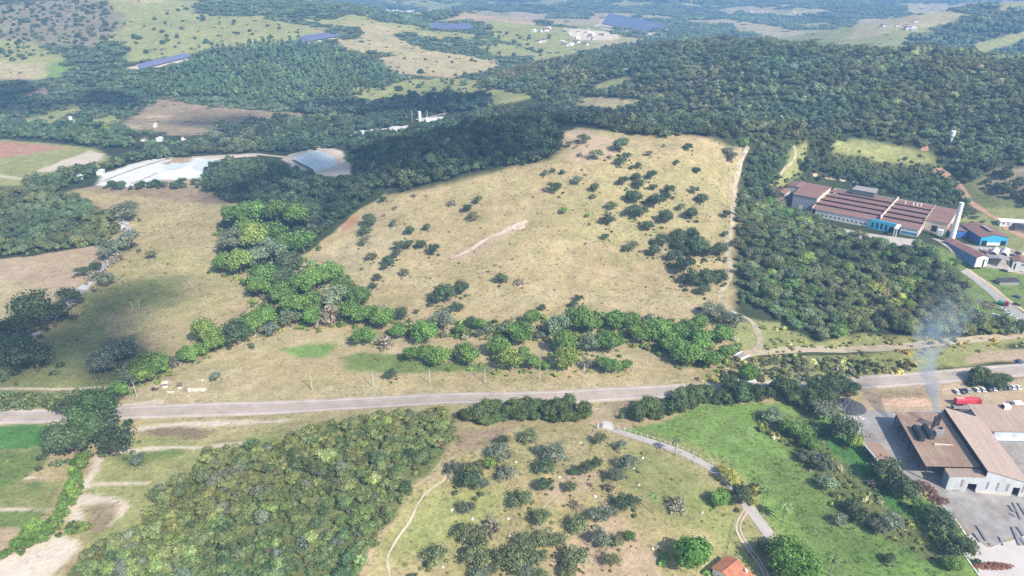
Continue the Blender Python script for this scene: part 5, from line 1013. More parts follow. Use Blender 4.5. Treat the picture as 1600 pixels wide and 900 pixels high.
def gable(name, label, cat, x, y, z, rz, w, d, h, rise, wm, rm_, doors=(), win=(), ridge_y=True, sk=-3, front=None):
    """gabled building, gable end towards local -y"""
    e = empty(name, (x, y, z), rz); tag(e, label, cat)
    top = lambda a: h + rise * (1 - abs(a) / (w / 2)) - .03
    ops = [(-w / 2 + a, -w / 2 + c, sk if i_ < len(doors) else zz0, zz1) for i_, (a, c, zz0, zz1) in enumerate(list(doors) + list(win))]
    fw = MB(); cuts = sorted({-w / 2, 0, w / 2, *[c for o_ in ops for c in o_[:2]]})
    wall_x(e, 'front_wall', front or wm, -w / 2, 0, top, -d / 2, -d / 2 + .25, [o_ for o_ in ops if o_[1] <= 0], sk); wall_x(e, 'front_wall', front or wm, 0, w / 2, top, -d / 2, -d / 2 + .25, [o_ for o_ in ops if o_[0] >= 0], sk)
    for i_, o_ in enumerate(ops): bx(e, 'door' if i_ < len(doors) else 'window', DARK if i_ < len(doors) else GLASS, o_[0], o_[1], -d / 2 + .15, -d / 2 + .22, o_[2], o_[3])
    for s_ in (-1, 1): bx(e, 'side_wall', wm, s_ * w / 2 - (.25 if s_ > 0 else 0), s_ * w / 2 + (.25 if s_ < 0 else 0), -d / 2 + .26, d / 2 - .26, sk, h)
    MB().extrude([(-w / 2, sk), (w / 2, sk), (w / 2, h), (0, h + rise - .03), (-w / 2, h)], d / 2 - .25, d / 2).build('back_wall', wm, e)
    o_ = w * .03 + .25
    slab(e, 'roof', rm_, -w / 2 - o_, h - rise * o_ / (w / 2), -.005, h + rise, -d / 2 - .4, d / 2 + .4); slab(e, 'roof', rm_, .005, h + rise, w / 2 + o_, h - rise * o_ / (w / 2), -d / 2 - .4, d / 2 + .4)
    return e
bs = gable('blue_hall', 'bright blue workshop hall with clay-red roof beside the chimney', 'factory', 347, 484.5, 11, math.radians(-3), 19, 26, 6.2, 2.0, BLUE_SHADED, TILE, doors=((.9, 4.6, 0, 3.6), (14.2, 18, 0, 3.6)), front=CYAN_LIT)  # side walls take the shaded tone, front the sunlit tone of one blue
bx(bs, 'base_wall', W, -4.6, 4.4, -13.1, -13.01, -1, 2.2); mv = bx(bs, 'roof_monitor', DARK, -1.2, .9, -7, 4, 7.7, 9.0); bx(mv, 'cap', FIBRE, -1.4, 1.1, -7.2, 4.2, 9.0, 9.2)
bs2 = gable('store_shed', 'low clay-roofed shed adjoining the blue hall', 'shed', 330, 494, 11.5, math.radians(-3), 12, 14, 4.2, 1.2, BLUE_SHADED, TILE)
p = at(1505, 385); gable('workshop', 'long narrow blue workshop with clay roof and white end', 'workshop', 318.5, 458, hz(318.5, 458), math.radians(8), 9, 32, 4.2, 1.3, mat('faded_blue', (.16, .26, .46), .7, .1), TILE, doors=((5.2, 6.6, 0, 2.2),), win=((7.2, 8.2, 1, 2),), front=W)
bc = empty('chimney', (319, 477, 13.2)); tag(bc, 'tall white cylindrical chimney standing beside the factory', 'chimney')
MB().tube([(0, 0, -2), (0, 0, 27.5)], [1.95, 1.5], 24).build('shaft', mat('chimney_white', (.80, .79, .77), .7, .04, .3), bc, smooth=False); MB().tube([(0, 0, 27.5), (0, 0, 28.2)], 1.62, 24).build('rim', W, bc); bx(bc, 'footing', CREAM, -2.6, 2.6, -2.6, 2.6, -3, .3)
for i_, (px, py, w, d, h, lab, m_) in enumerate([(1222, 300, 8, 14, 4, 'small white house with brown roof beyond the tall hall', W), (1246, 292, 13, 18, 5, 'brown-roofed store behind the tall hall', CREAM), (1219, 312, 8, 7, 3.4, 'tiny white hut in front of the small white house', W)]):
    q_ = at(px, py + 6); gable('outbuilding', lab, 'building', q_[0], q_[1], q_[2], math.radians(-38), w, d, h, 1.3, m_, TILE, win=((1, 2.2, 1.2, 2.6),))
q_ = at(1582, 352); wl_ = empty('white_building', (q_[0], q_[1], q_[2]), math.radians(-12)); tag(wl_, 'long low white building beyond the blue hall', 'building')
bx(wl_, 'wall', W, -10, 12, -3, 3, -2, 3.2); slab_y(wl_, 'roof', W, -3.5, 3.25, 3.5, 3.8, -10.5, 12.5)
for k in range(6): bx(wl_, 'window', GLASS, -8.5 + 3.3 * k, -7 + 3.3 * k, -3.05, -3, 1.2, 2.3)
q_ = at(1556, 410); cp_ = empty('canopy_shed', (q_[0], q_[1], q_[2]), math.radians(-25)); tag(cp_, 'grey open-sided canopy shed sheltering equipment', 'shed')
slab(cp_, 'roof', FIBRE, -6.5, 4.2, 0, 5.2, -6, 6); slab(cp_, 'roof', FIBRE, .01, 5.2, 6.5, 4.2, -6, 6)
for x in (-6, 6):
    for y in (-5.5, 0, 5.5): bx(cp_, 'post', POLEM, x - .12, x + .12, y - .12, y + .12, -2, 4.3)
q_ = at(1590, 412); gable('office', 'small white office with orange-brown roof past the canopy shed', 'building', q_[0], q_[1], q_[2], math.radians(-25), 8, 12, 3.4, 1.2, W, TILE, doors=((1, 2, 0, 2.1),), win=((5, 6.5, 1, 2.2),))
q_ = at(1590, 362); ds = empty('dark_shed', (q_[0] + 6, q_[1], q_[2]), math.radians(-30)); tag(ds, 'long dark-roofed shed beyond the blue hall', 'shed'); slab_y(ds, 'roof', DGREY, -4, 3, 4, 4, -8, 12); bx(ds, 'wall', FIBRE, -7.5, 11.5, -3.4, 3.4, -2, 3.1)
q_ = at(1573, 443); ds = empty('dark_shed', (q_[0], q_[1], q_[2]), math.radians(2)); tag(ds, 'low dark shed on the lawn by the works road', 'shed'); slab_y(ds, 'roof', mat('bitumen', (.07, .065, .07), .8, .2), -2.6, 2.2, 2.6, 2.9, -7, 7); bx(ds, 'wall', FIBRE, -6.6, 6.6, -2.2, 2.2, -1.5, 2.3)
# arched white tents
for i_, (px, py, rz_, lab) in enumerate([(1553, 397, -40, 'white arched tent nearest the blue hall front'), (1569, 398, -40, 'second white arched tent, farther along the works ground')]):
    q_ = at(px, py); e = empty('arched_tent', tuple(q_), math.radians(rz_)); tag(e, lab, 'tent', 'arched tents on the works ground')
    mb = MB(); n = 10
    for a, b_ in ((-6, 6),):
        V = [(2.6 * math.cos(math.pi * k / n), y, 3.4 * math.sin(math.pi * k / n)) for y in (a, b_) for k in range(n + 1)]; mb.v = V; mb.f = [(k, k + 1, n + 2 + k, n + 1 + k) for k in range(n)]
    mb.build('cover', W, e); mb2 = MB(); mb2.v = [(2.3 * math.cos(math.pi * k / n), -5.9, 3.1 * math.sin(math.pi * k / n)) for k in range(n + 1)]; mb2.f = [tuple(range(n + 1))]; mb2.build('door', DGREY, e)
    for y in (-6, 0, 6): MB().tube([(2.64 * math.cos(math.pi * k / n), y, 3.44 * math.sin(math.pi * k / n)) for k in range(n + 1)], .09, 5).build('hoop', POLEM, e)
# ------------------------------------------------------------------ farm house, gate, fence, bridge
hs = empty('farm_house', (76.2, 180.9, hz(76.2, 180.9)), math.radians(39)); tag(hs, 'small farm house with bright orange tiled roof and white walls', 'house')
slab_y(hs, 'roof', TILE2, 0.005, 5.2, 4.6, 3.5, -4.6, 4.6); slab_y(hs, 'roof', TILE2, -8.5, 2.7, -.005, 5.2, -4.6, 4.6)
MB().extrude([(-7.8, -2), (4, -2), (4, 3.6), (0, 5.1), (-7.8, 2.85)], -4.0, -3.75, 'x').build('wall', W, hs); MB().extrude([(-7.8, -2), (4, -2), (4, 3.6), (0, 5.1), (-7.8, 2.85)], 3.75, 4.0, 'x').build('wall', W, hs)
bx(hs, 'wall', W, -3.74, 3.74, 3.75, 4, -2, 3.6); bx(hs, 'wall', W, -3.74, 3.74, -7.8, -7.6, -2, 2.8); bx(hs, 'ridge_tiles', TILE2, -4.62, 4.62, -.18, .18, 5.36, 5.55)
for y0, y1, z0, z1, nm in ((-6.3, -5.2, 0, 2.1, 'door'), (-3.6, -2.2, 1, 2.2, 'window'), (.2, 1.8, 1, 2.3, 'window')):
    w_ = bx(hs, nm, GLASS if nm == 'window' else DGREY, -4.06, -4.0, y0, y1, z0, z1)
    if nm == 'window': bx(w_, 'sill', CREAM, -4.2, -4.0, y0 - .1, y1 + .1, z0 - .12, z0 - .01)
tk = MB().tube([(3.2, -4.5, 4.1), (3.2, -4.5, 5.1)], .55, 12).build('water_tank', W, hs)
bx(hs, 'terrace', W, -6.4, -4.05, -7.8, 4, -2, .12)
def fence(name, label, path, gap, h, m, rail=False):
    P = px_path(path, gap); e = empty(name, (P[0][0], P[0][1], hz(*P[0]))); tag(e, label, 'fence'); me = MB().box(-.1, .1, -.1, .1, -.4, h).mesh('post', m)
    for p_ in P: link('post', me, e).location = (p_[0] - P[0][0], p_[1] - P[0][1], hz(*p_) - hz(*P[0]))
    if rail:
        for k_ in (.55, .95): MB().tube([(p_[0] - P[0][0], p_[1] - P[0][1], hz(*p_) - hz(*P[0]) + h * k_) for p_ in P], .03, 4).build('wire', POLEM, e)
    return e
fence('lane_fence', 'white post fence on the paddock side of the lane', [(958, 667), (1002, 680), (1048, 695), (1083, 709), (1113, 726), (1136, 746)], 2.4, 1.3, W, True)
fence('lane_fence', 'pale post fence on the pasture side of the lane', [(950, 676), (998, 691), (1042, 706), (1076, 721), (1104, 738)], 2.6, 1.2, POLEM, True)
fence('garden_fence', 'thin wire fence running up from the orange-roofed house', [(1137, 866), (1141, 850), (1145, 830), (1149, 815)], 3, 1.4, POLEM, True)
fence('pasture_fence', 'long post fence beside the climbing dirt track', [(1140, 262), (1139, 300), (1136, 340), (1131, 390), (1133, 420)], 4, 1.5, POLEM, True)
q_ = at(946, 668); gt = empty('gate_wall', tuple(q_), math.radians(-22)); tag(gt, 'white farm gate wall with pillars at the head of the lane', 'gate')
bx(gt, 'sign_panel', W, -.6, 3.0, -.15, .12, 1.2, 3.4); bx(gt, 'wall', W, -.8, 3.4, -.2, .18, -.6, 1.2); bx(gt, 'pillar', W, -1.35, -.8, -.35, .35, -.6, 3.0); bx(gt, 'pillar', W, -3.2, -2.6, -2.6, -2.0, -.6, 2.8); bx(gt, 'gate_leaf', FIBRE, -2.55, -1.4, -1.2, -1.1, .1, 1.7)
q_ = at(1158, 557); br_ = empty('bridge', tuple(q_), math.radians(35)); tag(br_, 'small concrete bridge with white parapets over the creek', 'bridge')
bx(br_, 'deck', FIBRE, -3.4, 3.4, -2.2, 2.2, -.4, .45); bx(br_, 'parapet', W, -3.6, 3.6, -2.5, -2.21, -.9, 1.2); bx(br_, 'parapet', W, -3.6, 3.6, 2.21, 2.5, -.4, 1.2)
q_ = at(55, 522); cs = empty('concrete_causeway', tuple(q_), math.radians(55)); tag(cs, 'pale concrete causeway slab across the rocky wash', 'slab')
bx(cs, 'slab', mat('old_concrete', (.52, .51, .51), .9, .1), -5, 5, -1.5, 1.5, -.5, .35); bx(cs, 'kerb', W, -5, -4.6, -1.6, 1.6, .36, .75)
for k in range(3): bx(cs, 'marker_post', W, 5.6 + 1.2 * k, 5.85 + 1.2 * k, -.12, .12, -.4, 1.1)
# ------------------------------------------------------------------ poles
def pole(px, py, h, label, arm=True, rz=0.0, r=.17):
    q_ = at(px, py); e = empty('utility_pole', tuple(q_), rz); tag(e, label, 'pole', 'utility poles')
    MB().tube([(0, 0, -1), (0, 0, h)], [r * 1.3, r * .85], 8).build('post', POLEM, e)
    if arm:
        a_ = bx(e, 'crossarm', DGREY, -1.1, 1.1, .18, .3, h - .6, h - .42)
        for x in (-.95, 0, .95): MB().tube([(x, .24, h - .41), (x, .24, h - .12)], .06, 6).build('insulator', W, a_)
RW = ['first', 'second', 'third', 'fourth', 'fifth', 'sixth', 'seventh', 'last']
for i_, (px, py) in enumerate([(214, 621), (488, 609), (584, 605), (672, 600), (758, 598), (843, 593), (912, 592), (988, 588)]): pole(px, py, 9.2, f'{RW[i_]} grey utility pole along the highway, counted from the stalls', rz=.1)
for i_, (px, py) in enumerate([(861, 465), (883, 413), (924, 392), (965, 371), (1000, 350), (1068, 320)]): pole(px, py, 9, f'{["lowest", "second lowest", "third lowest", "third highest", "second highest", "highest"][i_]} utility pole climbing the hill pasture', rz=-.7)
for px, py, lab in ((650, 450, 'lone pale post on the pasture above the creek belt'), (413, 470, 'pale post standing where meadow meets creek trees'), (421, 468, 'shorter pale post beside the one at the creek trees'), (207, 484, 'taller of the twin white posts in the meadow'), (218, 481, 'shorter of the twin white posts in the meadow')): pole(px, py, 6 if 'taller' in lab or 'lone' in lab else 4.6, lab, False, r=.2)
# ------------------------------------------------------------------ roadside stalls
def stall(px, py, rz, w, d, h, m_, label, walls=True):
    q_ = at(px, py); e = empty('roadside_stall', tuple(q_), rz); tag(e, label, 'stall')
    slab_y(e, 'roof', m_, -d / 2, h, d / 2, h + .5, -w / 2, w / 2, .12)
    for x in (-w / 2 + .2, w / 2 - .2):
        for y in (-d / 2 + .2, d / 2 - .2): bx(e, 'post', POLEM, x - .08, x + .08, y - .08, y + .08, -.5, h + .1)
    if walls: bx(e, 'counter', W, -w / 2 + .4, w / 2 - .4, -d / 2 + .1, -d / 2 + .6, 0, 1)
    return e
stall(259, 604, .1, 3.2, 2.4, 2.1, CREAM, 'white canopy stall beside the highway'); stall(282, 606, 0, 2.6, 2.2, 2.0, TILE, 'brown-roofed hut in the middle of the roadside stalls')
q_ = at(308, 611); e = empty('ruined_wall', tuple(q_), .05); tag(e, 'broken white block walls at the end of the stalls', 'wall')
for x0, x1, h in ((-4.5, -2.9, 1.3), (-2.1, .8, .55), (1.85, 3.9, 1.0)): bx(e, 'block_wall', W, x0, x1, -.2, .2, -.4, h)
bx(e, 'end_wall', W, -4.5, -4.1, .22, 1.9, -.4, 1.2); bx(e, 'end_wall', CREAM, 4.0, 4.4, .22, 1.6, -.4, .8); bx(e, 'slab', CREAM, -4, 4, .25, 2.6, -.2, .15)
scrap(241, 609, 2.2, 1.2, 1.2, 26, DGREY, 'dark junk heap by the roadside stalls', 11, 1.2); scrap(266, 613, 1.6, .7, .6, 16, W, 'pale sacks in front of the roadside stalls', 12, .8); scrap(318, 594, 3.4, 1.0, .5, 22, CREAM, 'pale rubble behind the roadside stalls', 13, .9)
# ------------------------------------------------------------------ vehicles
def car_meshes(bodym, l=4.2, w=1.7, pick=False):
    h = .95; body = MB().extrude([(-l / 2, .35), (l / 2, .35), (l / 2, .75), (l / 2 - .2, .88), (l * .22, h), (-l / 2 + .1, h), (-l / 2, .8)], -w / 2, w / 2).mesh('body', bodym)
    cab = MB(); a, b_, c, d = (l * .24, -l * .42, -l * .30, l * .08) if not pick else (l * .24, -l * .08, -l * .03, l * .1)
    n = 0; cab.v = [(a, -w / 2 + .05, h - .01), (b_, -w / 2 + .05, h - .01), (b_, w / 2 - .05, h - .01), (a, w / 2 - .05, h - .01), (d, -w / 2 + .2, 1.42), (c, -w / 2 + .2, 1.42), (c, w / 2 - .2, 1.42), (d, w / 2 - .2, 1.42)]
    cab.f = [(0, 1, 5, 4), (1, 2, 6, 5), (2, 3, 7, 6), (3, 0, 4, 7), (4, 5, 6, 7)]
    return body, cab.mesh('glasshouse', GLASS), MB().box(c - .02, d + .02, -w / 2 + .18, w / 2 - .18, 1.421, 1.48).mesh('roof', bodym)
WHEEL = MB().tube([(0, -.1, 0), (0, .1, 0)], .31, 10).mesh('wheel', TYRE)
CARM = {n_: mat('car_' + n_, c_, .35, .03, .5) for n_, c_ in dict(white=(.75, .75, .75), silver=(.42, .43, .45), black=(.025, .025, .03), grey=(.15, .155, .165), red=(.4, .04, .04), blue=(.05, .10, .28), green=(.09, .30, .24)).items()}
CARS = {}
def car(px, py, rz, c_, label, group, pick=False, world=None):
    key = (c_, pick)
    if key not in CARS: CARS[key] = car_meshes(CARM[c_], pick=pick)
    q_ = at(px, py); e = empty('pickup_truck' if pick else 'parked_car', (q_[0], q_[1], q_[2] + .12), rz); tag(e, label, 'pickup' if pick else 'car', group)
    for n_, m_ in zip(('body', 'glasshouse', 'roof'), CARS[key]): link(n_, m_, e)
    for x in (-1.3, 1.3):
        for y in (-.78, .78): link('wheel', WHEEL, e).location = (x, y, .31)
row = [(1494.5, 613.5, 'white'), (1503, 613, 'black'), (1512, 611.5, 'silver'), (1526, 610.5, 'white'), (1535.5, 610.5, 'white'), (1545, 609.5, 'black'), (1552.5, 608.8, 'white'), (1560, 608, 'grey'), (1567.5, 607.4, 'black'), (1575, 607, 'grey'), (1582, 606.6, 'white'), (1589.5, 606.4, 'white')]
for i_, (px, py, c_) in enumerate(row): car(px, py, 1.45 + .05 * math.sin(i_ * 3), c_, f'{c_} car, {ORD[i_ + 1]} in the shaded row counted from the smoke side', 'cars parked in the shade of the tree block')
for px, py, c_, lab in ((1566, 485, 'white', 'white car farthest up the works road'), (1575, 492, 'white', 'white car in the middle of the works road'), (1583, 498, 'white', 'white car lowest on the works road'), (1553, 494, 'white', 'white car parked below the scrap ground'), (1560, 496, 'silver', 'silver car parked below the scrap ground'), (1589, 465, 'blue', 'dark blue car on the lawn by the works road'), (1588, 477, 'black', 'black car beside the white one at the lawn edge'), (1592, 566, 'blue', 'blue pickup waiting at the highway junction')): car(px, py, -.75 if px != 1592 else 1.2, c_, lab, 'cars along the works road', 'pickup' in lab)
for i_, (px, py, c_, lab) in enumerate([(1541, 396, 'red', 'dark red car beside the blue workshop'), (1547, 404, 'silver', 'silver car behind the canopy shed'), (1577, 408, 'green', 'teal car between tents and office'), (1582, 400, 'grey', 'grey car beyond the tents'), (1568, 424, 'black', 'black car in front of the canopy shed'), (1576, 425, 'white', 'white car in front of the canopy shed'), (1590, 397, 'black', 'black car at the far edge of the works ground'), (1572, 390, 'white', 'white car by the blue hall door'), (1536, 390, 'white', 'white pickup under the blue hall wall'), (1595, 418, 'silver', 'silver car by the small white office')]): car(px, py, -.7 + .3 * (i_ % 3), c_, lab, 'cars on the works ground', 'pickup' in lab)
def truck(px, py, rz, m_, label, L_=9.5, hh=2.7, stripes=None):
    q_ = at(px, py); e = empty('truck', (q_[0], q_[1], q_[2] + .1), rz); tag(e, label, 'truck')
    MB().extrude([(-1.25, 1.1), (1.25, 1.1), (1.25, 1.1 + hh * .8), (.9, 1.1 + hh), (-.9, 1.1 + hh), (-1.25, 1.1 + hh * .8)], -L_ / 2, L_ / 2, 'x').build('cargo_box', m_, e)
    c_ = MB().extrude([(L_ / 2 + .3, .6), (L_ / 2 + 2.4, .6), (L_ / 2 + 2.4, 1.9), (L_ / 2 + 2.0, 3.0), (L_ / 2 + .3, 3.1)], -1.2, 1.2).build('cab', CARM['red'] if m_ != W else W, e)
    MB().extrude([(L_ / 2 + 2.42, 1.95), (L_ / 2 + 2.46, 1.95), (L_ / 2 + 2.1, 2.85), (L_ / 2 + 2.06, 2.85)], -1.05, 1.05).build('windscreen', GLASS, c_)
    bx(e, 'chassis', DGREY, -L_ / 2, L_ / 2 + 2.2, -.5, .5, .7, 1.09)
    wm_ = MB().tube([(0, -.14, 0), (0, .14, 0)], .5, 12).mesh('wheel', TYRE)
    for x in (-L_ / 2 + 1, -L_ / 2 + 2.2, -L_ / 2 + 3.4, L_ / 2 - .6, L_ / 2 + 1.4):
        for y in (-1.1, 1.1): link('wheel', wm_, e).location = (x, y, .5)
    if stripes:
        for y in (-.55, .45): MB().box(-L_ / 2 + .1, -L_ / 2 + 4.5, y, y + .3, 1.1 + hh + .005, 1.1 + hh + .03).build('stripe', stripes, e)
    return e
truck(1507, 632, .03, mat('red_tarp', (.62, .06, .09), .6, .08), 'red tarpaulin truck with white stripes behind the foundry', 10.5, 2.6, W)
truck(1563, 476, -.75, CARM['green'], 'small teal-green truck on the works road', 3.6, 1.6)
q_ = at(1503, 640); e = empty('flat_trailer', tuple(q_), -.06); tag(e, 'empty grey flatbed trailer parked below the red truck', 'trailer'); bx(e, 'bed', FIBRE, -5, 5, -1.2, 1.2, 1.0, 1.3); bx(e, 'headboard', DGREY, -5, -4.8, -1.2, 1.2, 1.31, 2.2)
for x in (-3.6, -2.4, 3.6):
    for y in (-1, 1): link('wheel', WHEEL, e).location = (x, y, .45)
q_ = at(1590, 633); e = empty('delivery_van', (q_[0], q_[1], q_[2]), .1); tag(e, 'white van beside the dark tank behind the rear hall', 'van'); MB().extrude([(-2.6, .4), (2.6, .4), (2.6, 1.2), (1.7, 2.1), (-2.6, 2.2)], -1, 1).build('body', W, e); MB().extrude([(2.55, 1.25), (2.59, 1.28), (1.78, 2.05), (1.74, 2.02)], -.85, .85).build('windscreen', GLASS, e)
for x in (-1.7, 1.7):
    for y in (-.9, .9): link('wheel', WHEEL, e).location = (x, y, .35)
q_ = at(1158, 600.5); e = truck(1162, 602.5, .04, W, 'white truck passing behind the dark hedge on the highway', 8, 2.2)
# ------------------------------------------------------------------ towers and works beyond the hill
def tower(px, py, h, label):
    q_ = at(px, py); e = empty('water_tower', tuple(q_)); tag(e, label, 'tower')
    MB().tube([(0, 0, -1), (0, 0, h * .5)], [h * .08, h * .07], 14).build('stem', W, e); MB().tube([(0, 0, h * .5), (0, 0, h * .68), (0, 0, h)], [h * .07, h * .16, h * .17], 14).build('tank', W, e); MB().tube([(0, 0, h), (0, 0, h * 1.03)], [h * .17, h * .12], 14).build('cap', W, e)
tower(114, 200, 14, 'white goblet-shaped water tower beyond the band of trees'); tower(1484, 227, 13, 'slim white water tower among the trees above the red track')
q_ = at(1493, 238); gable('hill_house', 'lone small house beside the water tower in the forest', 'house', q_[0], q_[1], q_[2], .4, 8, 11, 3.4, 1.4, W, TILE, doors=((1, 2, 0, 2.1),))
q_ = at(680, 189); e = empty('crushing_plant', tuple(q_), .1); tag(e, 'pale crushing plant with white silo and conveyors beyond the hill', 'works')
MB().tube([(-20, 4, -2), (-20, 4, 12)], 2.2, 14).build('silo', W, e); bx(e, 'plant_block', W, -12, 14, 0, 8, -2, 4); MB().tube([(-10, 2, 4), (8, 3, 8), (16, 3, 9)], .8, 6).build('conveyor', FIBRE, e)
for x in (-30, -10, 12): MB().tube([(x, 6, -2), (x, 6, 13)], .35, 6).build('mast', POLEM, e)
for px, py, w, d, lab in ((226, 219, 9, 7, 'pale hut under trees at the brown field foot'), (250, 218, 8, 7, 'white hut beside round trees below the brown field'), (288, 215, 16, 5, 'long pale shed below the brown field'), (158, 270, 9, 6, 'white hut at the edge of the sand works'), (243, 196, 9, 4, 'small white shelter on the brown field'), (127, 276, 10, 5, 'white shed at the entry of the sand works')):
    q_ = at(px, py + 2); gable('works_hut', lab, 'hut', q_[0], q_[1], q_[2], .3, d, w, 3.2, 1, W, W if 'white' in lab else TILE)
lump('sand_heap', 282, 272, 22, 12, 5, mat('pale_sand', (.74, .63, .52), .95, .08, .1), 'broad pale sand heap between the settling ponds', 'heap', 9)
def solar(pp, n, label):
    wp = world_poly(pp); e = empty('solar_farm', (wp[0][0], wp[0][1], hz(*wp[0]))); tag(e, label, 'solar farm')
    pv_ = MATS.get('pv') or glass('pv', (.125, .135, .235)); MATS['pv'] = pv_; pv_.node_tree.nodes['Principled BSDF'].inputs['Roughness'].default_value = .5
    a, b_, c, d = wp[:4]
    for k in range(n):
        if k in (n // 3, ): continue
        t = (k + .5) / n; p0 = a + (d - a) * t; p1 = b_ + (c - b_) * t; seg = max(2, int(np.linalg.norm(p1 - p0) / 18)); V = []; wd = np.linalg.norm(d - a) / n * .38
        nr = (d - a) / np.linalg.norm(d - a)
        for i in range(seg + 1):
            q_ = p0 + (p1 - p0) * i / seg; z = hz(*q_) + 3.0
            for s_, dz in ((-1, .9), (1, -.9)):
                for th in (0, -.15): V.append((q_[0] + nr[0] * s_ * wd - wp[0][0], q_[1] + nr[1] * s_ * wd - wp[0][1], z + dz * (-1 if nr[1] > 0 else 1) + th - hz(*wp[0])))
        mb = MB(); mb.v = V; mb.f = []
        for i in range(seg): 
            o_ = i * 4; mb.f += [(o_, o_ + 2, o_ + 6, o_ + 4), (o_ + 1, o_ + 5, o_ + 7, o_ + 3), (o_, o_ + 4, o_ + 5, o_ + 1), (o_ + 2, o_ + 3, o_ + 7, o_ + 6)]
        mb.build('panel_row', pv_, e)
for s_ in SOLAR: solar(*s_)
rgh = np.random.default_rng(77)
hm_ = {}
for m_ in (W, TILE):
    hm_[m_.name] = (MB().box(-6, 6, -4, 4, -3, 3.5).mesh('wall', W), MB().extrude([(-4.6, 3.4), (4.6, 3.4), (0, 5.6)], -6.5, 6.5, 'x').mesh('roof', m_))
def hamlet(cx, cy, sx_, sy_, n, where):
    made = []
    for i in range(n):
        q_ = at(cx + rgh.uniform(-sx_, sx_), cy + rgh.uniform(-sy_, sy_)); m_ = (W, TILE)[int(rgh.integers(2))]; e = empty('far_house', tuple(q_), rgh.uniform(0, 3)); s_ = rgh.uniform(.6, 1.2); e.scale = (s_, s_, s_ ** .5)
        wn_, rn_ = hm_[m_.name]; link('wall', wn_, e); link('roof', rn_, e)
        tag(e, '', 'house', 'houses ' + where); made.append((q_[0] / q_[1], m_ is W, e))
    made.sort(key=lambda t_: t_[0])
    for wh in (True, False):
        for k, (_, w_, e) in enumerate([t_ for t_ in made if t_[1] == wh]): e['label'] = ORD[k + 1] + (' white-roofed' if wh else ' brown-roofed') + ' far house from the left ' + where
hamlet(908, 57, 24, 5, 12, 'in the hamlet below the big solar farm'); hamlet(880, 68, 40, 4, 8, 'along the valley road beyond the meadow'); hamlet(1200, 24, 70, 6, 14, 'in the scattered settlement past the ridge'); hamlet(1400, 40, 40, 8, 7, 'on the pale slope beyond the ridge end'); hamlet(610, 17, 25, 3, 7, 'at the white works in the hazy distance'); hamlet(830, 47, 30, 3, 4, 'beside the red road in the far valley')
# ------------------------------------------------------------------ smoke from the stack
sm = bpy.data.materials.new('stack_smoke'); sm.use_nodes = True; N = sm.node_tree.nodes; L = sm.node_tree.links; N.clear()
out = N.new('ShaderNodeOutputMaterial'); pv = N.new('ShaderNodeVolumePrincipled'); pv.inputs['Color'].default_value = (.66, .83, 1.0, 1)
ge = N.new('ShaderNodeNewGeometry'); sp_ = N.new('ShaderNodeSeparateXYZ'); L.new(ge.outputs['Position'], sp_.inputs[0])
nz_ = noise(.13, 5, .7); fall = mrange(sp_.outputs[1], 259, 358, 1, 0)
dens = mathn('MULTIPLY', mathn('ADD', mrange(nz_.outputs[0], .44, .70, 0, 1), mathn('POWER', fall, 9.0)), mathn('ADD', mathn('MULTIPLY', mathn('POWER', fall, 2.0), .32), 0.0)); L.new(dens, pv.inputs['Density']); L.new(pv.outputs[0], out.inputs['Volume'])
sp_pts = [(190.6, 260.3, 13.6), (190.8, 263, 15.5), (192, 269, 18.5), (197, 285, 22.5), (205, 303, 24.5), (219, 320, 26.5), (237, 340, 28.5), (250, 353, 29)]
tag(MB().tube(sp_pts, [.6, 1.3, 2.2, 4, 7, 11, 15, 12], 14).build('smoke', sm, smooth=True), 'bluish smoke plume drifting from the foundry stacks', 'smoke', kind='stuff')

# pale boulders in the front pasture
bl = MB(); bl.v = [tuple(v * (1 + .25 * math.sin(7 * i))) for i, v in enumerate(ICO1[0])]; bl.f = [tuple(f) for f in ICO1[1]]; blm = bl.mesh('pale_boulder', mat('pale_rock', (.66, .63, .58), .9, .15, 1))
bp_ = []
for px, py in [(990, 732), (998, 758), (930, 776), (1020, 857), (1028, 855), (1097, 801), (858, 701), (806, 722), (874, 746), (706, 797), (794, 811), (796, 837), (738, 811), (692, 886), (872, 838), (686, 925), (907, 692), (1004, 716)]:
    q_ = at(px, py); gd = at(943, 668); bp_.append((math.hypot(q_[0] - gd[0], q_[1] - gd[1]), q_))
for k, (_, q_) in enumerate(sorted(bp_, key=lambda t_: t_[0])):
    o_ = link('pale_boulder', blm, None, (q_[0], q_[1], q_[2] + .15)); s_ = .42 + .25 * ((k * 37) % 10) / 10; o_.scale = (s_ * 1.3, s_, s_ * .8); o_.rotation_euler = (0, 0, k * 1.3)
    tag(o_, ORD[k + 1] + ' pale boulder in the front pasture counted out from the white gate', 'rock', 'pale boulders in the front pasture')
HAZE = 2.6e-4
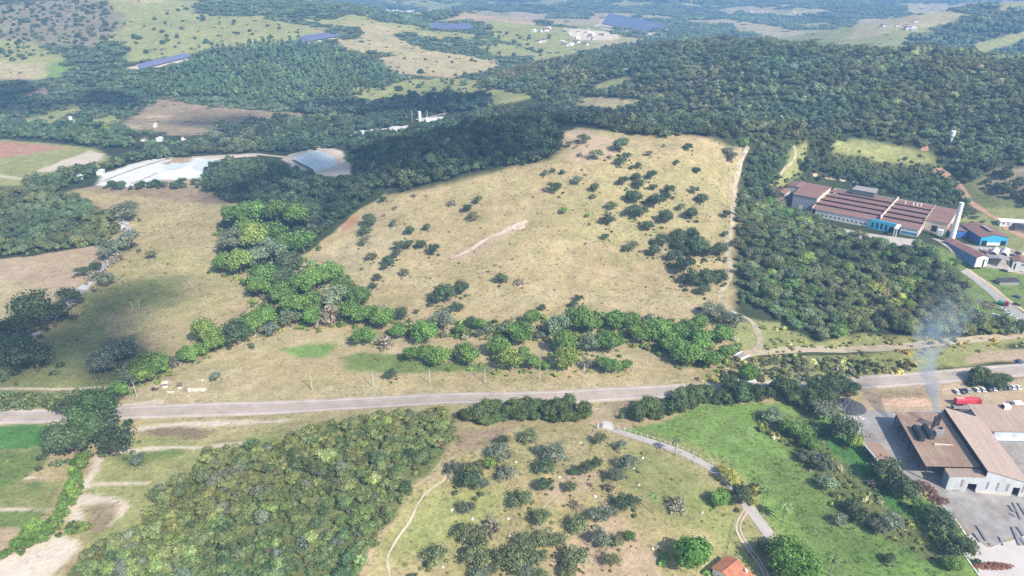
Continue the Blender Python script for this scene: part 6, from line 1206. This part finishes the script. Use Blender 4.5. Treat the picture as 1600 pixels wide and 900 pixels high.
# ------------------------------------------------------------------ clouds far above (their shadows fall on the valley)
def cloud(px, py, rx, ry, seed, label, alt=2600):
    p = at(px, py); k = (alt - p[2]) / -SUNDIR.z
    c = np.array([p[0] - SUNDIR.x * k, p[1] - SUNDIR.y * k, alt]); rg = np.random.default_rng(seed)
    V = []; Fc = []; iv, iF = ICO2
    for i in range(26):
        a = rg.uniform(0, 6.28); r = math.sqrt(rg.random()); s = (1.08 - .75 * r) * rg.uniform(.24, .42)
        n = len(V); d = 1 + .3 * (rg.random(len(iv)) - .5)
        P = c + np.array([r * math.cos(a) * rx, r * math.sin(a) * ry, rg.uniform(-.1, .25) * rx]) + iv * d[:, None] * s * np.array([rx, ry, .7 * min(rx, ry)])
        V += [tuple(q) for q in P]; Fc += [tuple(n + j for j in f) for f in iF]
    me = bpy.data.meshes.new('cloud'); me.from_pydata(V, [], Fc); me.materials.append(mat('cloud_white', (.85, .86, .88), 1, .02, .01))
    me.polygons.foreach_set('use_smooth', np.ones(len(Fc), bool))
    return tag(link('cloud', me), label, 'cloud', kind='stuff')
cloud(55, 555, 80, 58, 1, 'fair-weather cloud shading the meadow by the wash')
cloud(225, 462, 34, 20, 6, 'scrap of cloud shading the middle of the meadow')
cloud(610, 245, 165, 95, 2, 'wide fair-weather cloud shading the hill forest')
cloud(350, 190, 75, 40, 3, 'small fair-weather cloud shading the brown field')
cloud(60, 155, 170, 80, 4, 'fair-weather cloud shading the woods beyond the works ground')
cloud(640, 165, 130, 60, 5, 'fair-weather cloud shading the valley tree line')
# ------------------------------------------------------------------ air
hm = bpy.data.materials.new('hazy_air'); hm.use_nodes = True; N = hm.node_tree.nodes; L = hm.node_tree.links; N.clear()
out = N.new('ShaderNodeOutputMaterial'); pv = N.new('ShaderNodeVolumePrincipled'); pv.inputs['Color'].default_value = (.34, .62, 1.0, 1)
pv.inputs['Density'].default_value = HAZE; pv.inputs['Anisotropy'].default_value = 0.0
L.new(pv.outputs[0], out.inputs['Volume'])
hb = MB().box(xa[0] - 20, xa[-1] + 20, ya[0] - 20, ya[-1] + 20, float(gz.min()) - 1, max(float(gz.max()) + 25, CH + 6)).build('haze', hm)
tag(hb, 'pale bluish haze over the far valley', 'haze', kind='stuff')
